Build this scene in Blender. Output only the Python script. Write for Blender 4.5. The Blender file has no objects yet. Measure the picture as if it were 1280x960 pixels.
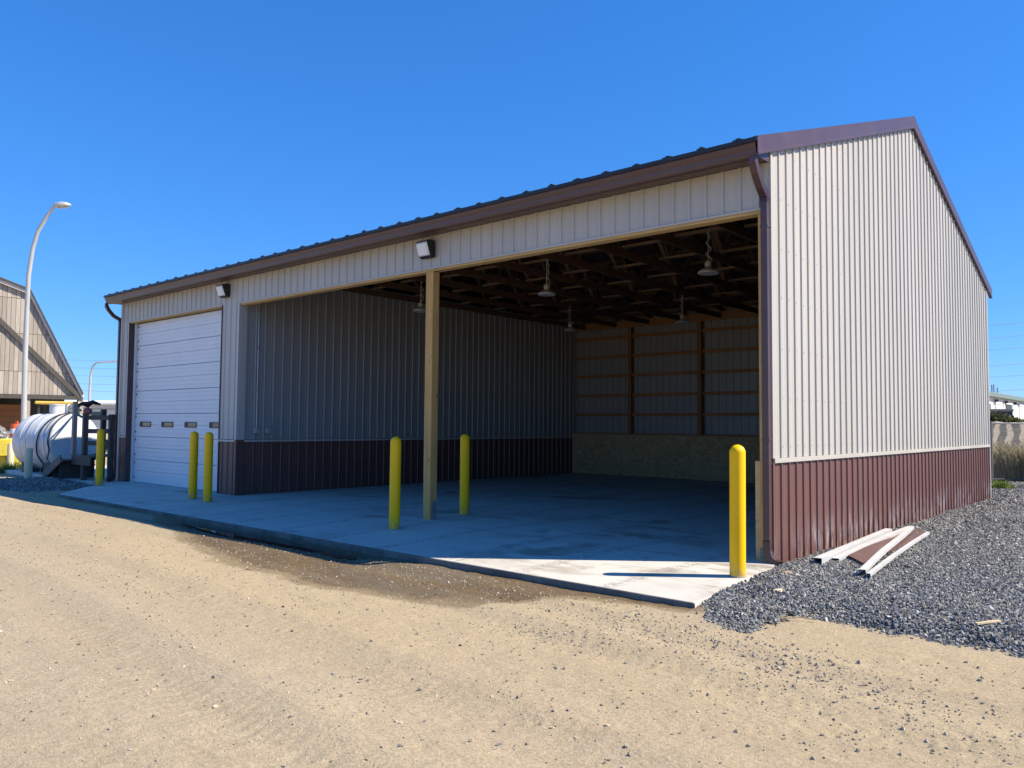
import bpy, math, random
import numpy as np
from mathutils import Vector, Matrix

random.seed(7)
rng = np.random.default_rng(11)
S = bpy.context.scene
COL = S.collection
R = math.radians
PI = math.pi

# ------------------------------------------------------------------ camera, sky, sun, exposure
cd = bpy.data.cameras.new("camera")
cam = bpy.data.objects.new("camera", cd)
COL.objects.link(cam)
r_ = Vector((0.75228312, 0.65878796, 0.008279))
u_ = Vector((0.02759541, -0.04406177, 0.99864761))
f_ = Vector((-0.65826181, 0.75103727, 0.05132645))
m_ = Matrix.Identity(4)
for i_ in range(3):
    m_[i_][0], m_[i_][1], m_[i_][2] = r_[i_], u_[i_], -f_[i_]
m_.translation = (3.80626, -8.94007, 1.56377)
cam.matrix_world = m_
cd.sensor_fit = 'HORIZONTAL'
cd.sensor_width = 36.0
cd.lens = 36.0 * 989.85 / 1280.0
cd.clip_start = 0.05
cd.clip_end = 3000
S.camera = cam

SUN_TO = Vector((0.855, 0.525, 0.0)).normalized()
SUN_EL = R(45.5)
SUN_STRENGTH = 5.0
SKY_STRENGTH = 0.10
w = bpy.data.worlds.new("World")
S.world = w
w.use_nodes = True
nt = w.node_tree
sky = nt.nodes.new("ShaderNodeTexSky")
sky.sky_type = 'NISHITA'
sky.sun_disc = False
sky.sun_elevation = SUN_EL
sky.sun_rotation = math.atan2(SUN_TO.x, SUN_TO.y)
sky.altitude = 0
sky.air_density = 1.0
sky.dust_density = 0.0
sky.ozone_density = 3.0
bg = nt.nodes["Background"]
bg.inputs["Strength"].default_value = SKY_STRENGTH
# deep clear-air blue: compress the bright horizon, cool the tint
gm = nt.nodes.new("ShaderNodeGamma"); gm.inputs["Gamma"].default_value = 0.66
ti = nt.nodes.new("ShaderNodeMix"); ti.data_type = 'RGBA'; ti.blend_type = 'MULTIPLY'; ti.inputs[0].default_value = 1.0
ti.inputs[7].default_value = (0.83, 1.24, 2.00, 1)
hs = nt.nodes.new("ShaderNodeHueSaturation"); hs.inputs["Saturation"].default_value = 1.16
nt.links.new(sky.outputs[0], gm.inputs["Color"]); nt.links.new(gm.outputs[0], ti.inputs[6])
nt.links.new(ti.outputs[2], hs.inputs["Color"]); nt.links.new(hs.outputs[0], bg.inputs["Color"])

ld = bpy.data.lights.new("sun", 'SUN')
ld.energy = SUN_STRENGTH
ld.angle = R(0.5)
ld.color = (1.0, 0.90, 0.73)
sun = bpy.data.objects.new("sun", ld)
COL.objects.link(sun)
sdir = Vector((SUN_TO.x * math.cos(SUN_EL), SUN_TO.y * math.cos(SUN_EL), math.sin(SUN_EL)))
sun.rotation_euler = (-sdir).to_track_quat('-Z', 'Y').to_euler()
sun.location = (30, 20, 40)

S.view_settings.view_transform = 'Standard'
S.view_settings.look = 'None'
S.view_settings.gamma = 1.0
S.view_settings.use_curve_mapping = False
S.view_settings.exposure = 0.75
S.render.engine = 'CYCLES'
S.cycles.max_bounces = 8
S.cycles.diffuse_bounces = 1

# ------------------------------------------------------------------ helpers
class MB:
    """collects shapes, build() links them as one mesh object"""
    def __init__(s):
        s.v = []; s.f = []
    def add(s, vs, fs):
        o = len(s.v)
        s.v.extend([tuple(map(float, q)) for q in vs])
        s.f.extend([tuple(i + o for i in q) for q in fs])
        return s
    def box(s, x0, x1, y0, y1, z0, z1):
        return s.add([(x0,y0,z0),(x1,y0,z0),(x1,y1,z0),(x0,y1,z0),(x0,y0,z1),(x1,y0,z1),(x1,y1,z1),(x0,y1,z1)],
                     [(0,3,2,1),(4,5,6,7),(0,1,5,4),(1,2,6,5),(2,3,7,6),(3,0,4,7)])
    def beam(s, p0, p1, wd, hg, up=(0,0,1)):
        p0 = Vector(p0); p1 = Vector(p1); d = (p1-p0).normalized()
        sd = d.cross(Vector(up))
        if sd.length < 1e-4: sd = d.cross(Vector((0,1,0)))
        sd.normalize(); u = sd.cross(d).normalized()
        vs = []
        for p in (p0, p1):
            for a, b in ((-1,-1),(1,-1),(1,1),(-1,1)):
                vs.append(p + sd*(a*wd/2) + u*(b*hg/2))
        return s.add(vs, [(0,1,2,3),(7,6,5,4),(0,4,5,1),(1,5,6,2),(2,6,7,3),(3,7,4,0)])
    def extrude(s, prof, p0, p1, ax, ay, caps=True, closed=True):
        """profile (a,b) along ax, ay, swept p0 -> p1"""
        p0 = Vector(p0); p1 = Vector(p1); ax = Vector(ax); ay = Vector(ay); n = len(prof)
        vs = [p0 + ax*a + ay*b for a, b in prof] + [p1 + ax*a + ay*b for a, b in prof]
        fs = [(i, (i+1) % n, n+(i+1) % n, n+i) for i in range(n if closed else n-1)]
        if caps and closed: fs += [tuple(range(n))[::-1], tuple(range(n, 2*n))]
        return s.add(vs, fs)
    def tube(s, path, rad, n=8, caps=True):
        P = [Vector(p) for p in path]
        rads = rad if isinstance(rad, (list, tuple)) else [rad]*len(P)
        vs = []; prev = None
        for i, p in enumerate(P):
            t = (P[min(i+1, len(P)-1)] - P[max(i-1, 0)]).normalized()
            a = prev if prev is not None else (Vector((0,0,1)) if abs(t.z) < .9 else Vector((1,0,0)))
            a = (a - t*a.dot(t)).normalized(); b = t.cross(a); prev = a
            for k in range(n):
                an = 2*PI*k/n
                vs.append(p + (a*math.cos(an) + b*math.sin(an))*rads[i])
        fs = [(i*n+k, i*n+(k+1) % n, (i+1)*n+(k+1) % n, (i+1)*n+k) for i in range(len(P)-1) for k in range(n)]
        if caps: fs += [tuple(range(n))[::-1], tuple((len(P)-1)*n+k for k in range(n))]
        return s.add(vs, fs)
    def rtube(s, path, wd, dp, side):
        """rectangular pipe; side = constant sideways axis"""
        P = [Vector(p) for p in path]; sd = Vector(side).normalized(); vs = []
        for i, p in enumerate(P):
            t = (P[min(i+1, len(P)-1)] - P[max(i-1, 0)]).normalized()
            u = sd.cross(t).normalized()
            for a, b in ((-1,-1),(1,-1),(1,1),(-1,1)):
                vs.append(p + sd*(a*wd/2) + u*(b*dp/2))
        fs = [(i*4+k, i*4+(k+1) % 4, (i+1)*4+(k+1) % 4, (i+1)*4+k) for i in range(len(P)-1) for k in range(4)]
        return s.add(vs, fs)
    def lathe(s, prof, n=20, c=(0,0,0), axis=None):
        """(r,z) profile about z (or about axis)"""
        vs = []; q = Vector((0,0,1)).rotation_difference(Vector(axis)) if axis is not None else None
        for r, z in prof:
            for k in range(n):
                p = Vector((r*math.cos(2*PI*k/n), r*math.sin(2*PI*k/n), z))
                if q: p = q @ p
                vs.append(p + Vector(c))
        fs = [(i*n+k, i*n+(k+1) % n, (i+1)*n+(k+1) % n, (i+1)*n+k) for i in range(len(prof)-1) for k in range(n)]
        fs += [tuple(range(n))[::-1], tuple((len(prof)-1)*n+k for k in range(n))]
        return s.add(vs, fs)
    def mesh(s, name, mat=None, smooth=None):
        me = bpy.data.meshes.new(name)
        me.from_pydata(s.v, [], s.f)
        if mat: me.materials.append(mat)
        if smooth:
            me.polygons.foreach_set("use_smooth", [True]*len(me.polygons))
            try: me.set_sharp_from_angle(angle=R(smooth))
            except Exception: pass
        me.update()
        return me
    def build(s, name, mat, parent=None, smooth=None, loc=None, bevel=0):
        return obj(name, s.mesh(name, mat, smooth), parent, loc, bevel)

def obj(name, me, parent=None, loc=None, bevel=0):
    o = bpy.data.objects.new(name, me)
    COL.objects.link(o)
    if parent: o.parent = parent
    if loc is not None: o.location = loc
    if bevel:
        b = o.modifiers.new("bevel", 'BEVEL'); b.width = bevel; b.segments = 2; b.limit_method = 'ANGLE'
    return o
def empty(name, loc=(0,0,0), rz=0, parent=None):
    o = bpy.data.objects.new(name, None); COL.objects.link(o)
    o.location = loc; o.rotation_euler = (0,0,rz); o.empty_display_size = .2
    if parent: o.parent = parent
    return o
def tag(o, label=None, cat=None, group=None, kind=None):
    if label: o['label'] = label
    if cat: o['category'] = cat
    if group: o['group'] = group
    if kind: o['kind'] = kind
    return o
def copy_tree(o, parent=None):
    c = o.copy(); COL.objects.link(c)
    if parent: c.parent = parent
    for ch in list(o.children): copy_tree(ch, c)
    return c

# ------------------------------------------------------------------ materials
MATS = {}
def nd(t, kind, **kw):
    n = t.nodes.new(kind)
    for k, v in kw.items(): setattr(n, k, v)
    return n
def lk(t, a, b): t.links.new(a, b)
def mixc(t, fac, a, b, mode='MIX'):
    n = nd(t, "ShaderNodeMix", data_type='RGBA', blend_type=mode)
    for sock, v in ((n.inputs[0], fac), (n.inputs[6], a), (n.inputs[7], b)):
        if hasattr(v, 'links'): lk(t, v, sock)
        elif isinstance(v, (int, float)): sock.default_value = v
        else: sock.default_value = (*v, 1) if len(v) == 3 else v
    return n.outputs[2]
def math_(t, op, a, b=0.0, clamp=False):
    n = nd(t, "ShaderNodeMath", operation=op, use_clamp=clamp)
    for i, v in enumerate((a, b)):
        if hasattr(v, 'links'): lk(t, v, n.inputs[i])
        else: n.inputs[i].default_value = v
    return n.outputs[0]
def ramp(t, fac, stops):
    n = nd(t, "ShaderNodeMapRange", interpolation_type='SMOOTHSTEP')
    lk(t, fac, n.inputs[0]); n.inputs[1].default_value = stops[0]; n.inputs[2].default_value = stops[1]
    return n.outputs[0]
def noise(t, vec, scale, detail=4, rough=.6, dist=0):
    n = nd(t, "ShaderNodeTexNoise"); lk(t, vec, n.inputs['Vector'])
    n.inputs['Scale'].default_value = scale; n.inputs['Detail'].default_value = detail
    n.inputs['Roughness'].default_value = rough; n.inputs['Distortion'].default_value = dist
    return n.outputs[0]
def coords(t, scale=(1,1,1), rot=(0,0,0), which='Object'):
    tc = nd(t, "ShaderNodeTexCoord"); mp = nd(t, "ShaderNodeMapping")
    lk(t, tc.outputs[which], mp.inputs[0]); mp.inputs['Scale'].default_value = scale; mp.inputs['Rotation'].default_value = rot
    return mp.outputs[0]
def bump(t, h, strength=.3, dist=.01):
    b = nd(t, "ShaderNodeBump"); lk(t, h, b.inputs['Height'])
    b.inputs['Strength'].default_value = strength; b.inputs['Distance'].default_value = dist
    return b.outputs[0]
def new_mat(name):
    m = bpy.data.materials.new(name); m.use_nodes = True
    t = m.node_tree; b = t.nodes["Principled BSDF"]; MATS[name] = m
    return m, t, b
def simple(name, c, rough=.5, metal=0, var=.12, vscale=3, stretch=(1,1,1), dirt=None, dirt_amt=.3, bmp=0, bscale=40, back=None, spec=.5):
    m, t, b = new_mat(name)
    v = coords(t, stretch)
    n1 = noise(t, v, vscale, 5)
    c2 = tuple(x*(1-var) for x in c); c1 = tuple(min(1, x*(1+var)) for x in c)
    col = mixc(t, ramp(t, n1, (.3,.7)), c2, c1)
    if dirt:
        n2 = noise(t, v, vscale*2.7, 8, .7)
        col = mixc(t, math_(t, 'MULTIPLY', ramp(t, n2, (.5,.75)), dirt_amt), col, dirt)
    if back:
        g = nd(t, "ShaderNodeNewGeometry")
        col = mixc(t, g.outputs['Backfacing'], col, back)
    lk(t, col, b.inputs['Base Color'])
    rr = nd(t, "ShaderNodeMapRange"); lk(t, n1, rr.inputs[0]); rr.inputs[3].default_value = max(0, rough-.07); rr.inputs[4].default_value = rough+.07
    lk(t, rr.outputs[0], b.inputs['Roughness'])
    b.inputs['Metallic'].default_value = metal
    b.inputs['Specular IOR Level'].default_value = spec
    if bmp:
        lk(t, bump(t, noise(t, v, bscale, 4), bmp, .004), b.inputs['Normal'])
    return m
def wood(name, c, c2, axis, rough=.75, knots=True):
    """timber with the grain along one axis"""
    m, t, b = new_mat(name)
    sc = [14, 14, 14]; sc[axis] = .9
    v = coords(t, tuple(sc))
    oi = nd(t, "ShaderNodeObjectInfo")
    off = nd(t, "ShaderNodeVectorMath", operation='ADD'); lk(t, v, off.inputs[0])
    cmb = nd(t, "ShaderNodeCombineXYZ"); rr = math_(t, 'MULTIPLY', oi.outputs['Random'], 37)
    for i in range(3): lk(t, rr, cmb.inputs[i])
    lk(t, cmb.outputs[0], off.inputs[1])
    n1 = noise(t, off.outputs[0], 1.6, 6, .65, .6)
    col = mixc(t, ramp(t, n1, (.32,.68)), c2, c)
    col = mixc(t, math_(t, 'MULTIPLY', oi.outputs['Random'], .35), col, tuple(x*.72 for x in c))
    if knots:
        sk = [5, 5, 5]; sk[axis] = 2.2
        vo = nd(t, "ShaderNodeTexVoronoi"); lk(t, coords(t, tuple(sk)), vo.inputs['Vector']); vo.inputs['Scale'].default_value = 1.0
        kn = ramp(t, vo.outputs['Distance'], (.13,.05))
        col = mixc(t, math_(t, 'MULTIPLY', kn, .7), col, tuple(x*.3 for x in c2))
    lk(t, col, b.inputs['Base Color']); b.inputs['Roughness'].default_value = rough
    lk(t, bump(t, n1, .25, .003), b.inputs['Normal'])
    return m

TAN = simple("tan_metal", (.485,.450,.397), .42, 0, .05, .8, (1,1,.15), dirt=(.40,.36,.30), dirt_amt=.12, bmp=.10, bscale=2.2, back=(.30,.29,.27))
# brown wainscot metal with dusty splashes near the ground
def brown_wains():
    m, t, b = new_mat("brown_wainscot_metal")
    v = coords(t); n = noise(t, v, 1.2, 4)
    col = mixc(t, n, (.146,.067,.055), (.172,.081,.067))
    g = nd(t, "ShaderNodeSeparateXYZ"); lk(t, v, g.inputs[0])
    low = ramp(t, g.outputs[2], (.55, .05))
    dn = ramp(t, noise(t, coords(t, (9,9,2.2)), 1.0, 6, .7), (.44,.68))
    band = ramp(t, noise(t, coords(t, (.5,.5,.3)), 1.0, 2), (.38,.54))
    f = math_(t, 'MULTIPLY', math_(t, 'MULTIPLY', low, dn), band)
    col = mixc(t, math_(t, 'MULTIPLY', f, .65, True), col, (.55,.50,.47))
    ge = nd(t, "ShaderNodeNewGeometry")
    col = mixc(t, ge.outputs['Backfacing'], col, (.2,.19,.18))
    lk(t, col, b.inputs['Base Color']); b.inputs['Roughness'].default_value = .42
    return m
WAINS = brown_wains()
WAINS_CLEAN = simple("brown_liner_metal", (.135,.064,.053), .42, 0, .08, 1.2)
TAN_SHADED = simple("tan_metal_shaded", (.31,.30,.285), .45, 0, .04, .8, (1,1,.15), back=(.30,.29,.27))  # darker copy of the tan siding: the partition's indoor shade put into its colour
def dirty_base(m, z1, c):
    """splash dirt on the lowest part of a standing thing"""
    t = m.node_tree; b = t.nodes["Principled BSDF"]; src = b.inputs['Base Color'].links[0].from_socket
    v = coords(t); g = nd(t, "ShaderNodeSeparateXYZ"); lk(t, v, g.inputs[0])
    f = math_(t, 'MULTIPLY', ramp(t, g.outputs[2], (z1, 0)), ramp(t, noise(t, v, 14, 5, .7), (.35,.6)))
    sc = ramp(t, noise(t, coords(t, (6,6,22)), 1.6, 5, .75), (.66,.72))
    lk(t, mixc(t, math_(t, 'MAXIMUM', math_(t, 'MULTIPLY', f, .75), math_(t, 'MULTIPLY', sc, .35)), src, c), b.inputs['Base Color'])
BROWN = simple("brown_trim_metal", (.085,.045,.045), .36, 0, .08, 1.5, dirt=(.16,.12,.10), dirt_amt=.2)
ROOFM = simple("brown_roof_metal", (.085,.045,.045), .4, 0, .08, 1.0, back=(.12,.12,.13))
WHITE = simple("white_door_paint", (.74,.75,.76), .42, 0, .03, 1.2, dirt=(.55,.53,.5), dirt_amt=.2)
WHITE2 = simple("white_aluminium", (.52,.52,.51), .5, 0, .06, 2, dirt=(.36,.33,.28), dirt_amt=.6)
BLACK = simple("black_plastic", (.018,.018,.02), .45, 0, .2, 5)
YELLOW = simple("yellow_plastic_sleeve", (1.0,.55,.001), .42, 0, .03, 3, dirt=(.50,.34,.03), dirt_amt=.22, bmp=.06, bscale=9, spec=.3)
dirty_base(YELLOW, .22, (.36,.27,.13))
CREAM = simple("faded_cream_paint", (.62,.55,.36), .6, 0, .08, 4, dirt=(.4,.34,.24), dirt_amt=.4)
GALV = simple("galvanised_steel", (.46,.47,.48), .38, .75, .12, 6, bmp=.05)
LAMPM = simple("grey_lamp_metal", (.50,.50,.48), .4, .3, .08, 4)
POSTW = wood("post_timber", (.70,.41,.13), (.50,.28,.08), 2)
HEADW = wood("header_timber", (.66,.46,.20), (.50,.33,.13), 0)
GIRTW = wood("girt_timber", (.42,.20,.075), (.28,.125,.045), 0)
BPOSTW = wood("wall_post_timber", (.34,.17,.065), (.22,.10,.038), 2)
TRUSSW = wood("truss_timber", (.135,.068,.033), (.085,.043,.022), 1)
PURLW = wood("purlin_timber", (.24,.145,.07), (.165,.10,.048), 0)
GREYW = wood("weathered_timber", (.20,.18,.155), (.11,.10,.085), 0)
GREYWV = wood("weathered_post_timber", (.36,.335,.30), (.24,.22,.195), 2)
DARKW = wood("stained_dark_timber", (.10,.09,.078), (.05,.045,.04), 2, knots=False)
ORANGEW = wood("rust_brown_plank", (.42,.19,.075), (.27,.11,.045), 0, knots=False)

def plywood():
    m, t, b = new_mat("plywood")
    v = coords(t, (1,1,2.4))
    n0 = noise(t, v, 1.1, 3, .5, 1.2)
    wv = math_(t, 'SINE', math_(t, 'MULTIPLY', n0, 60))
    n2 = noise(t, coords(t, (3,3,40)), 2, 4)
    col = mixc(t, ramp(t, wv, (-1,1)), (.40,.26,.125), (.56,.39,.20))
    col = mixc(t, math_(t, 'MULTIPLY', n2, .4), col, (.38,.24,.12))
    vo = nd(t, "ShaderNodeTexVoronoi"); lk(t, coords(t, (2.5,2.5,5)), vo.inputs['Vector'])
    col = mixc(t, ramp(t, vo.outputs['Distance'], (.14,.07)), col, (.11,.065,.03))
    lk(t, col, b.inputs['Base Color']); b.inputs['Roughness'].default_value = .8
    return m
PLY = plywood()

def concrete():
    m, t, b = new_mat("broom_finished_concrete")
    v = coords(t)
    n1 = noise(t, v, .7, 5, .6); n2 = noise(t, v, 5, 8, .7); n3 = noise(t, coords(t, (30,2,1)), 4, 4, .6)
    col = mixc(t, ramp(t, n1, (.3,.7)), (.56,.53,.465), (.66,.625,.555))
    col = mixc(t, math_(t, 'MULTIPLY', ramp(t, n2, (.42,.72)), .35), col, (.47,.43,.36))
    # muddy smears carried in by tyres, in patches
    sm = noise(t, coords(t, (.55,1.0,1), (0,0,R(28))), 1.6, 9, .72, .5)
    vd = nd(t, "ShaderNodeVectorMath", operation='DISTANCE'); lk(t, coords(t, (1,1.3,1)), vd.inputs[0]); vd.inputs[1].default_value = (-2.1,-1.2,0)
    pt = math_(t, 'MAXIMUM', ramp(t, noise(t, v, .35, 2), (.50,.62)), ramp(t, vd.outputs['Value'], (2.6,.6)))
    col = mixc(t, math_(t, 'MULTIPLY', math_(t, 'MULTIPLY', ramp(t, sm, (.45,.62)), pt), .9), col, (.27,.215,.15))
    # tyre marks
    tr = nd(t, "ShaderNodeTexWave", wave_type='BANDS', bands_direction='X'); lk(t, coords(t, (.26,.085,1), (0,0,R(12))), tr.inputs[0])
    tr.inputs['Scale'].default_value = 1.0; tr.inputs['Distortion'].default_value = 1.2; tr.inputs['Detail'].default_value = 2
    tm = math_(t, 'MULTIPLY', ramp(t, tr.outputs[1], (.90,.99)), ramp(t, noise(t, v, 22, 3), (.45,.62)))
    col = mixc(t, math_(t, 'MULTIPLY', tm, .7), col, (.19,.165,.135))
    # grain
    col = mixc(t, .18, col, mixc(t, noise(t, v, 90, 2), (.30,.30,.29), (.68,.67,.65)))
    lk(t, col, b.inputs['Base Color']); b.inputs['Roughness'].default_value = .72
    h = math_(t, 'ADD', math_(t, 'MULTIPLY', n3, .5), noise(t, v, 70, 3))
    lk(t, bump(t, h, .22, .004), b.inputs['Normal'])
    return m
CONC = concrete()
CONCF = simple("form_face_concrete", (.15,.145,.13), .85, 0, .3, 4, dirt=(.08,.065,.05), dirt_amt=.7, bmp=.4)

def stone_mat(name, cols, rough=.85):
    m, t, b = new_mat(name)
    oi = nd(t, "ShaderNodeObjectInfo")
    cr = nd(t, "ShaderNodeValToRGB"); lk(t, oi.outputs['Random'], cr.inputs[0])
    cr.color_ramp.interpolation = 'CONSTANT'
    e = cr.color_ramp.elements
    while len(e) < len(cols): e.new(.5)
    for i, c in enumerate(cols): e[i].position = i/len(cols); e[i].color = (*c, 1)
    n = noise(t, coords(t, (1,1,1)), 2.5, 4, .7)
    col = mixc(t, math_(t, 'MULTIPLY', n, .4), cr.outputs[0], (.26,.255,.24))
    lk(t, col, b.inputs['Base Color']); b.inputs['Roughness'].default_value = rough
    return m
STONE = stone_mat("crushed_stone", [(.12,.118,.115),(.175,.172,.165),(.23,.225,.215),(.075,.074,.073),(.46,.45,.42),(.145,.143,.138),(.20,.193,.178),(.28,.26,.215)])
PEB = stone_mat("scattered_stone", [(.23,.205,.165),(.34,.285,.20),(.44,.36,.25),(.14,.125,.105),(.50,.42,.30),(.27,.235,.185)])
GBED = simple("stone_dust_bed", (.12,.118,.114), .95, 0, .35, 14, dirt=(.27,.22,.15), dirt_amt=.5, bmp=.8, bscale=60)

# ------------------------------------------------------------------ value noise for terrain
def vnoise(x, y, seed=0):
    xi = np.floor(x).astype(np.int64); yi = np.floor(y).astype(np.int64)
    fx = x-xi; fy = y-yi; fx = fx*fx*(3-2*fx); fy = fy*fy*(3-2*fy)
    def h(a, b):
        n = (a*374761393 + b*668265263 + seed*1442695041) & 0x7fffffff
        n = ((n ^ (n >> 13))*1274126177) & 0x7fffffff
        n = n ^ (n >> 16)
        return (n & 0xffff)/65535.0
    return (h(xi,yi)*(1-fx)+h(xi+1,yi)*fx)*(1-fy)+(h(xi,yi+1)*(1-fx)+h(xi+1,yi+1)*fx)*fy
def fbm(x, y, oct=4, seed=0, gain=.5):
    s = 0; a = 1; tt = 0
    for o in range(oct):
        s = s+a*vnoise(x*2**o, y*2**o, seed+o*17); tt += a; a *= gain
    return s/tt
def sstep(a, b, x):
    t_ = np.clip((x-a)/(b-a), 0, 1); return t_*t_*(3-2*t_)

GE_X = np.array([-.3, .2, .28, .53, .74, .96, 1.04, 1.10, 1.32, 1.58, 1.89, 2.22, 2.54, 2.75, 3.4, 4.5, 7, 12])
GE_Y = np.array([-2.0,-2.1,-2.25,-2.62,-2.73,-2.60,-2.15,-1.94,-1.88,-1.95,-2.07,-2.01,-1.98,-2.02,-2.1,-2.0,-1.6,-1.5])
WX = np.array([-16,-12,-10.47,-8.69,-6.91,-5.59,-4.94,-4.03,-3.08,-2.52,-1.83,-1.37,-1.25,-1.08,-.71,-.24,.11,.36,.7])
WY = np.array([-2.35,-2.4,-2.49,-3.04,-3.65,-3.93,-4.08,-4.10,-4.14,-3.92,-3.75,-3.68,-3.3,-2.86,-2.65,-2.48,-2.45,-2.35,-1.9])
def gravel_edge(x): return np.interp(x, GE_X, GE_Y)
def ground_h(x, y, fine=True):
    h = np.full_like(x, -.12)
    # stone ground beside the gable comes up to the slab
    right = sstep(-.1, .3, x)*sstep(-2.6, -.6, y)
    h = h+right*.075
    # shallow trench along the apron
    tr = np.exp(-((y+2.48)/.24)**2)*sstep(-12.5,-9,x)*(1-sstep(-4.6,-3.4,x))
    h = h-tr*.065
    h = h-.02*np.exp(-((y+2.3)/.15)**2)*(x < .2)
    # drop under the building
    ins = sstep(.2,.6,-x)*sstep(-2.15,-1.8,y)*(x > np.where(y < -.3, -15.4, -17.6))*(y < 13)
    h = h-.35*ins
    # broad swells, wheel ruts running along the drive
    far = np.clip(np.hypot(x-3.8, y+8.9)/40, 0, 1)
    h = h+(fbm(x*.35, y*.55, 3, 3)-.5)*.05*(1-right)
    yr = y+.35*np.sin(x*.23)+.12*x*.2
    for c, d, wd in ((-3.9,.022,.22),(-5.5,.018,.24),(-6.6,.02,.25),(-3.2,.014,.18)):
        k = np.exp(-((yr-c)/wd)**2); sh = np.exp(-((yr-c-wd*1.7)/(wd*.6))**2)
        h = h-d*k*(1-right)+.012*sh*(1-right)
        lug = np.sin(x*2*PI/.115+np.where(yr > c, 1, -1)*(yr-c)*22)*sstep(.42,.6,fbm(x*.5+c, y*.8, 2, 33))
        h = h+.0032*lug*np.exp(-((yr-c)/(wd*.8))**4)*(1-right)*sstep(-12,-8,x)
    # turning track towards the lower right
    q = (y+5.1)-(x-1.2)*.75; k2 = np.exp(-(q/.2)**2)*sstep(-.6,.6,x); h = h-.02*k2*(1-right)+.003*np.sin((x+y*.75)*2*PI/.13+np.abs(q)*20)*k2*(1-right)
    q = (y+4.0)-(x-.4)*.5; k2 = np.exp(-(q/.18)**2)*sstep(-.8,.5,x); h = h-.016*k2*(1-right)
    if fine:
        h = h+(fbm(x*3.1, y*3.1, 4, 9)-.5)*.022*(1-far)+(fbm(x*14, y*14, 3, 21)-.5)*.014*(1-far)
    return h

# ------------------------------------------------------------------ ground
def geom(a, b, n, k=1.6):  # stretched spacing a->b
    s_ = (np.linspace(0, 1, n)**k); return a+(b-a)*s_
gx = np.concatenate([-np.flip(geom(20, 900, 40, 3)), np.arange(-19.9, -6, .09), np.arange(-6, 4.6, .026), geom(4.7, 600, 36, 3)])
gy = np.concatenate([-np.flip(geom(9.3, 300, 24, 3)), np.arange(-9.2, -1.9, .026), np.arange(-1.85, 2, .11), geom(2.1, 900, 46, 3)])
X, Y = np.meshgrid(gx, gy, indexing='ij')
Z = ground_h(X, Y)
nx, ny = X.shape
gv = np.stack([X, Y, Z], -1).reshape(-1, 3)
ii, jj = np.meshgrid(np.arange(nx-1), np.arange(ny-1), indexing='ij')
a_ = (ii*ny+jj).ravel(); quads = np.stack([a_, a_+ny, a_+ny+1, a_+1], 1)
gme = bpy.data.meshes.new("ground")
gme.vertices.add(len(gv)); gme.vertices.foreach_set("co", gv.ravel())
gme.loops.add(quads.size); gme.loops.foreach_set("vertex_index", quads.ravel())
gme.polygons.add(len(quads)); gme.polygons.foreach_set("loop_start", np.arange(0, quads.size, 4)); gme.polygons.foreach_set("loop_total", np.full(len(quads), 4))
gme.update(); gme.validate()
gme.polygons.foreach_set("use_smooth", np.ones(len(quads), dtype=bool))
def attr(me, name, val):
    a = me.attributes.new(name, 'FLOAT', 'POINT'); a.data.foreach_set("value", np.asarray(val, dtype=np.float32).ravel())
wob = (fbm(X*1.7, Y*1.7, 4, 40)-.5)*.5
wet = sstep(-.30, .75, Y-np.interp(X, WX, WY)+wob*.7)*(Y < -1.5)*(X < .75)*(X > -15)
attr(gme, "wet", wet)
rock = sstep(-.25, .25, Y-gravel_edge(X)+wob*.4)*sstep(-.2,.3,X)
attr(gme, "stony", rock)
sandy = np.exp(-((X-1.75)/.9)**2-((Y+2.55)/.5)**2)+.9*np.exp(-((X+3.5)/5)**2-((Y+4.9+.1*X)/.8)**2)
attr(gme, "sandy", np.clip(sandy, 0, 1))
tread = np.zeros_like(X)
yr_ = Y+.35*np.sin(X*.23)+.024*X
for c, wd in ((-3.9,.22),(-5.5,.24),(-6.6,.25),(-3.2,.18)): tread += np.exp(-((yr_-c)/wd)**2)
attr(gme, "tread", np.clip(tread, 0, 1))

packed = sstep(-.6,.8, (-5.1-Y)-.10*(X+3)+(fbm(X*.6, Y*.9, 4, 91)-.5)*1.6)*(1-sstep(-1.5,1.5,X+(fbm(X,Y,3,92)-.5)*2))
attr(gme, "packed", packed)

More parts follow.
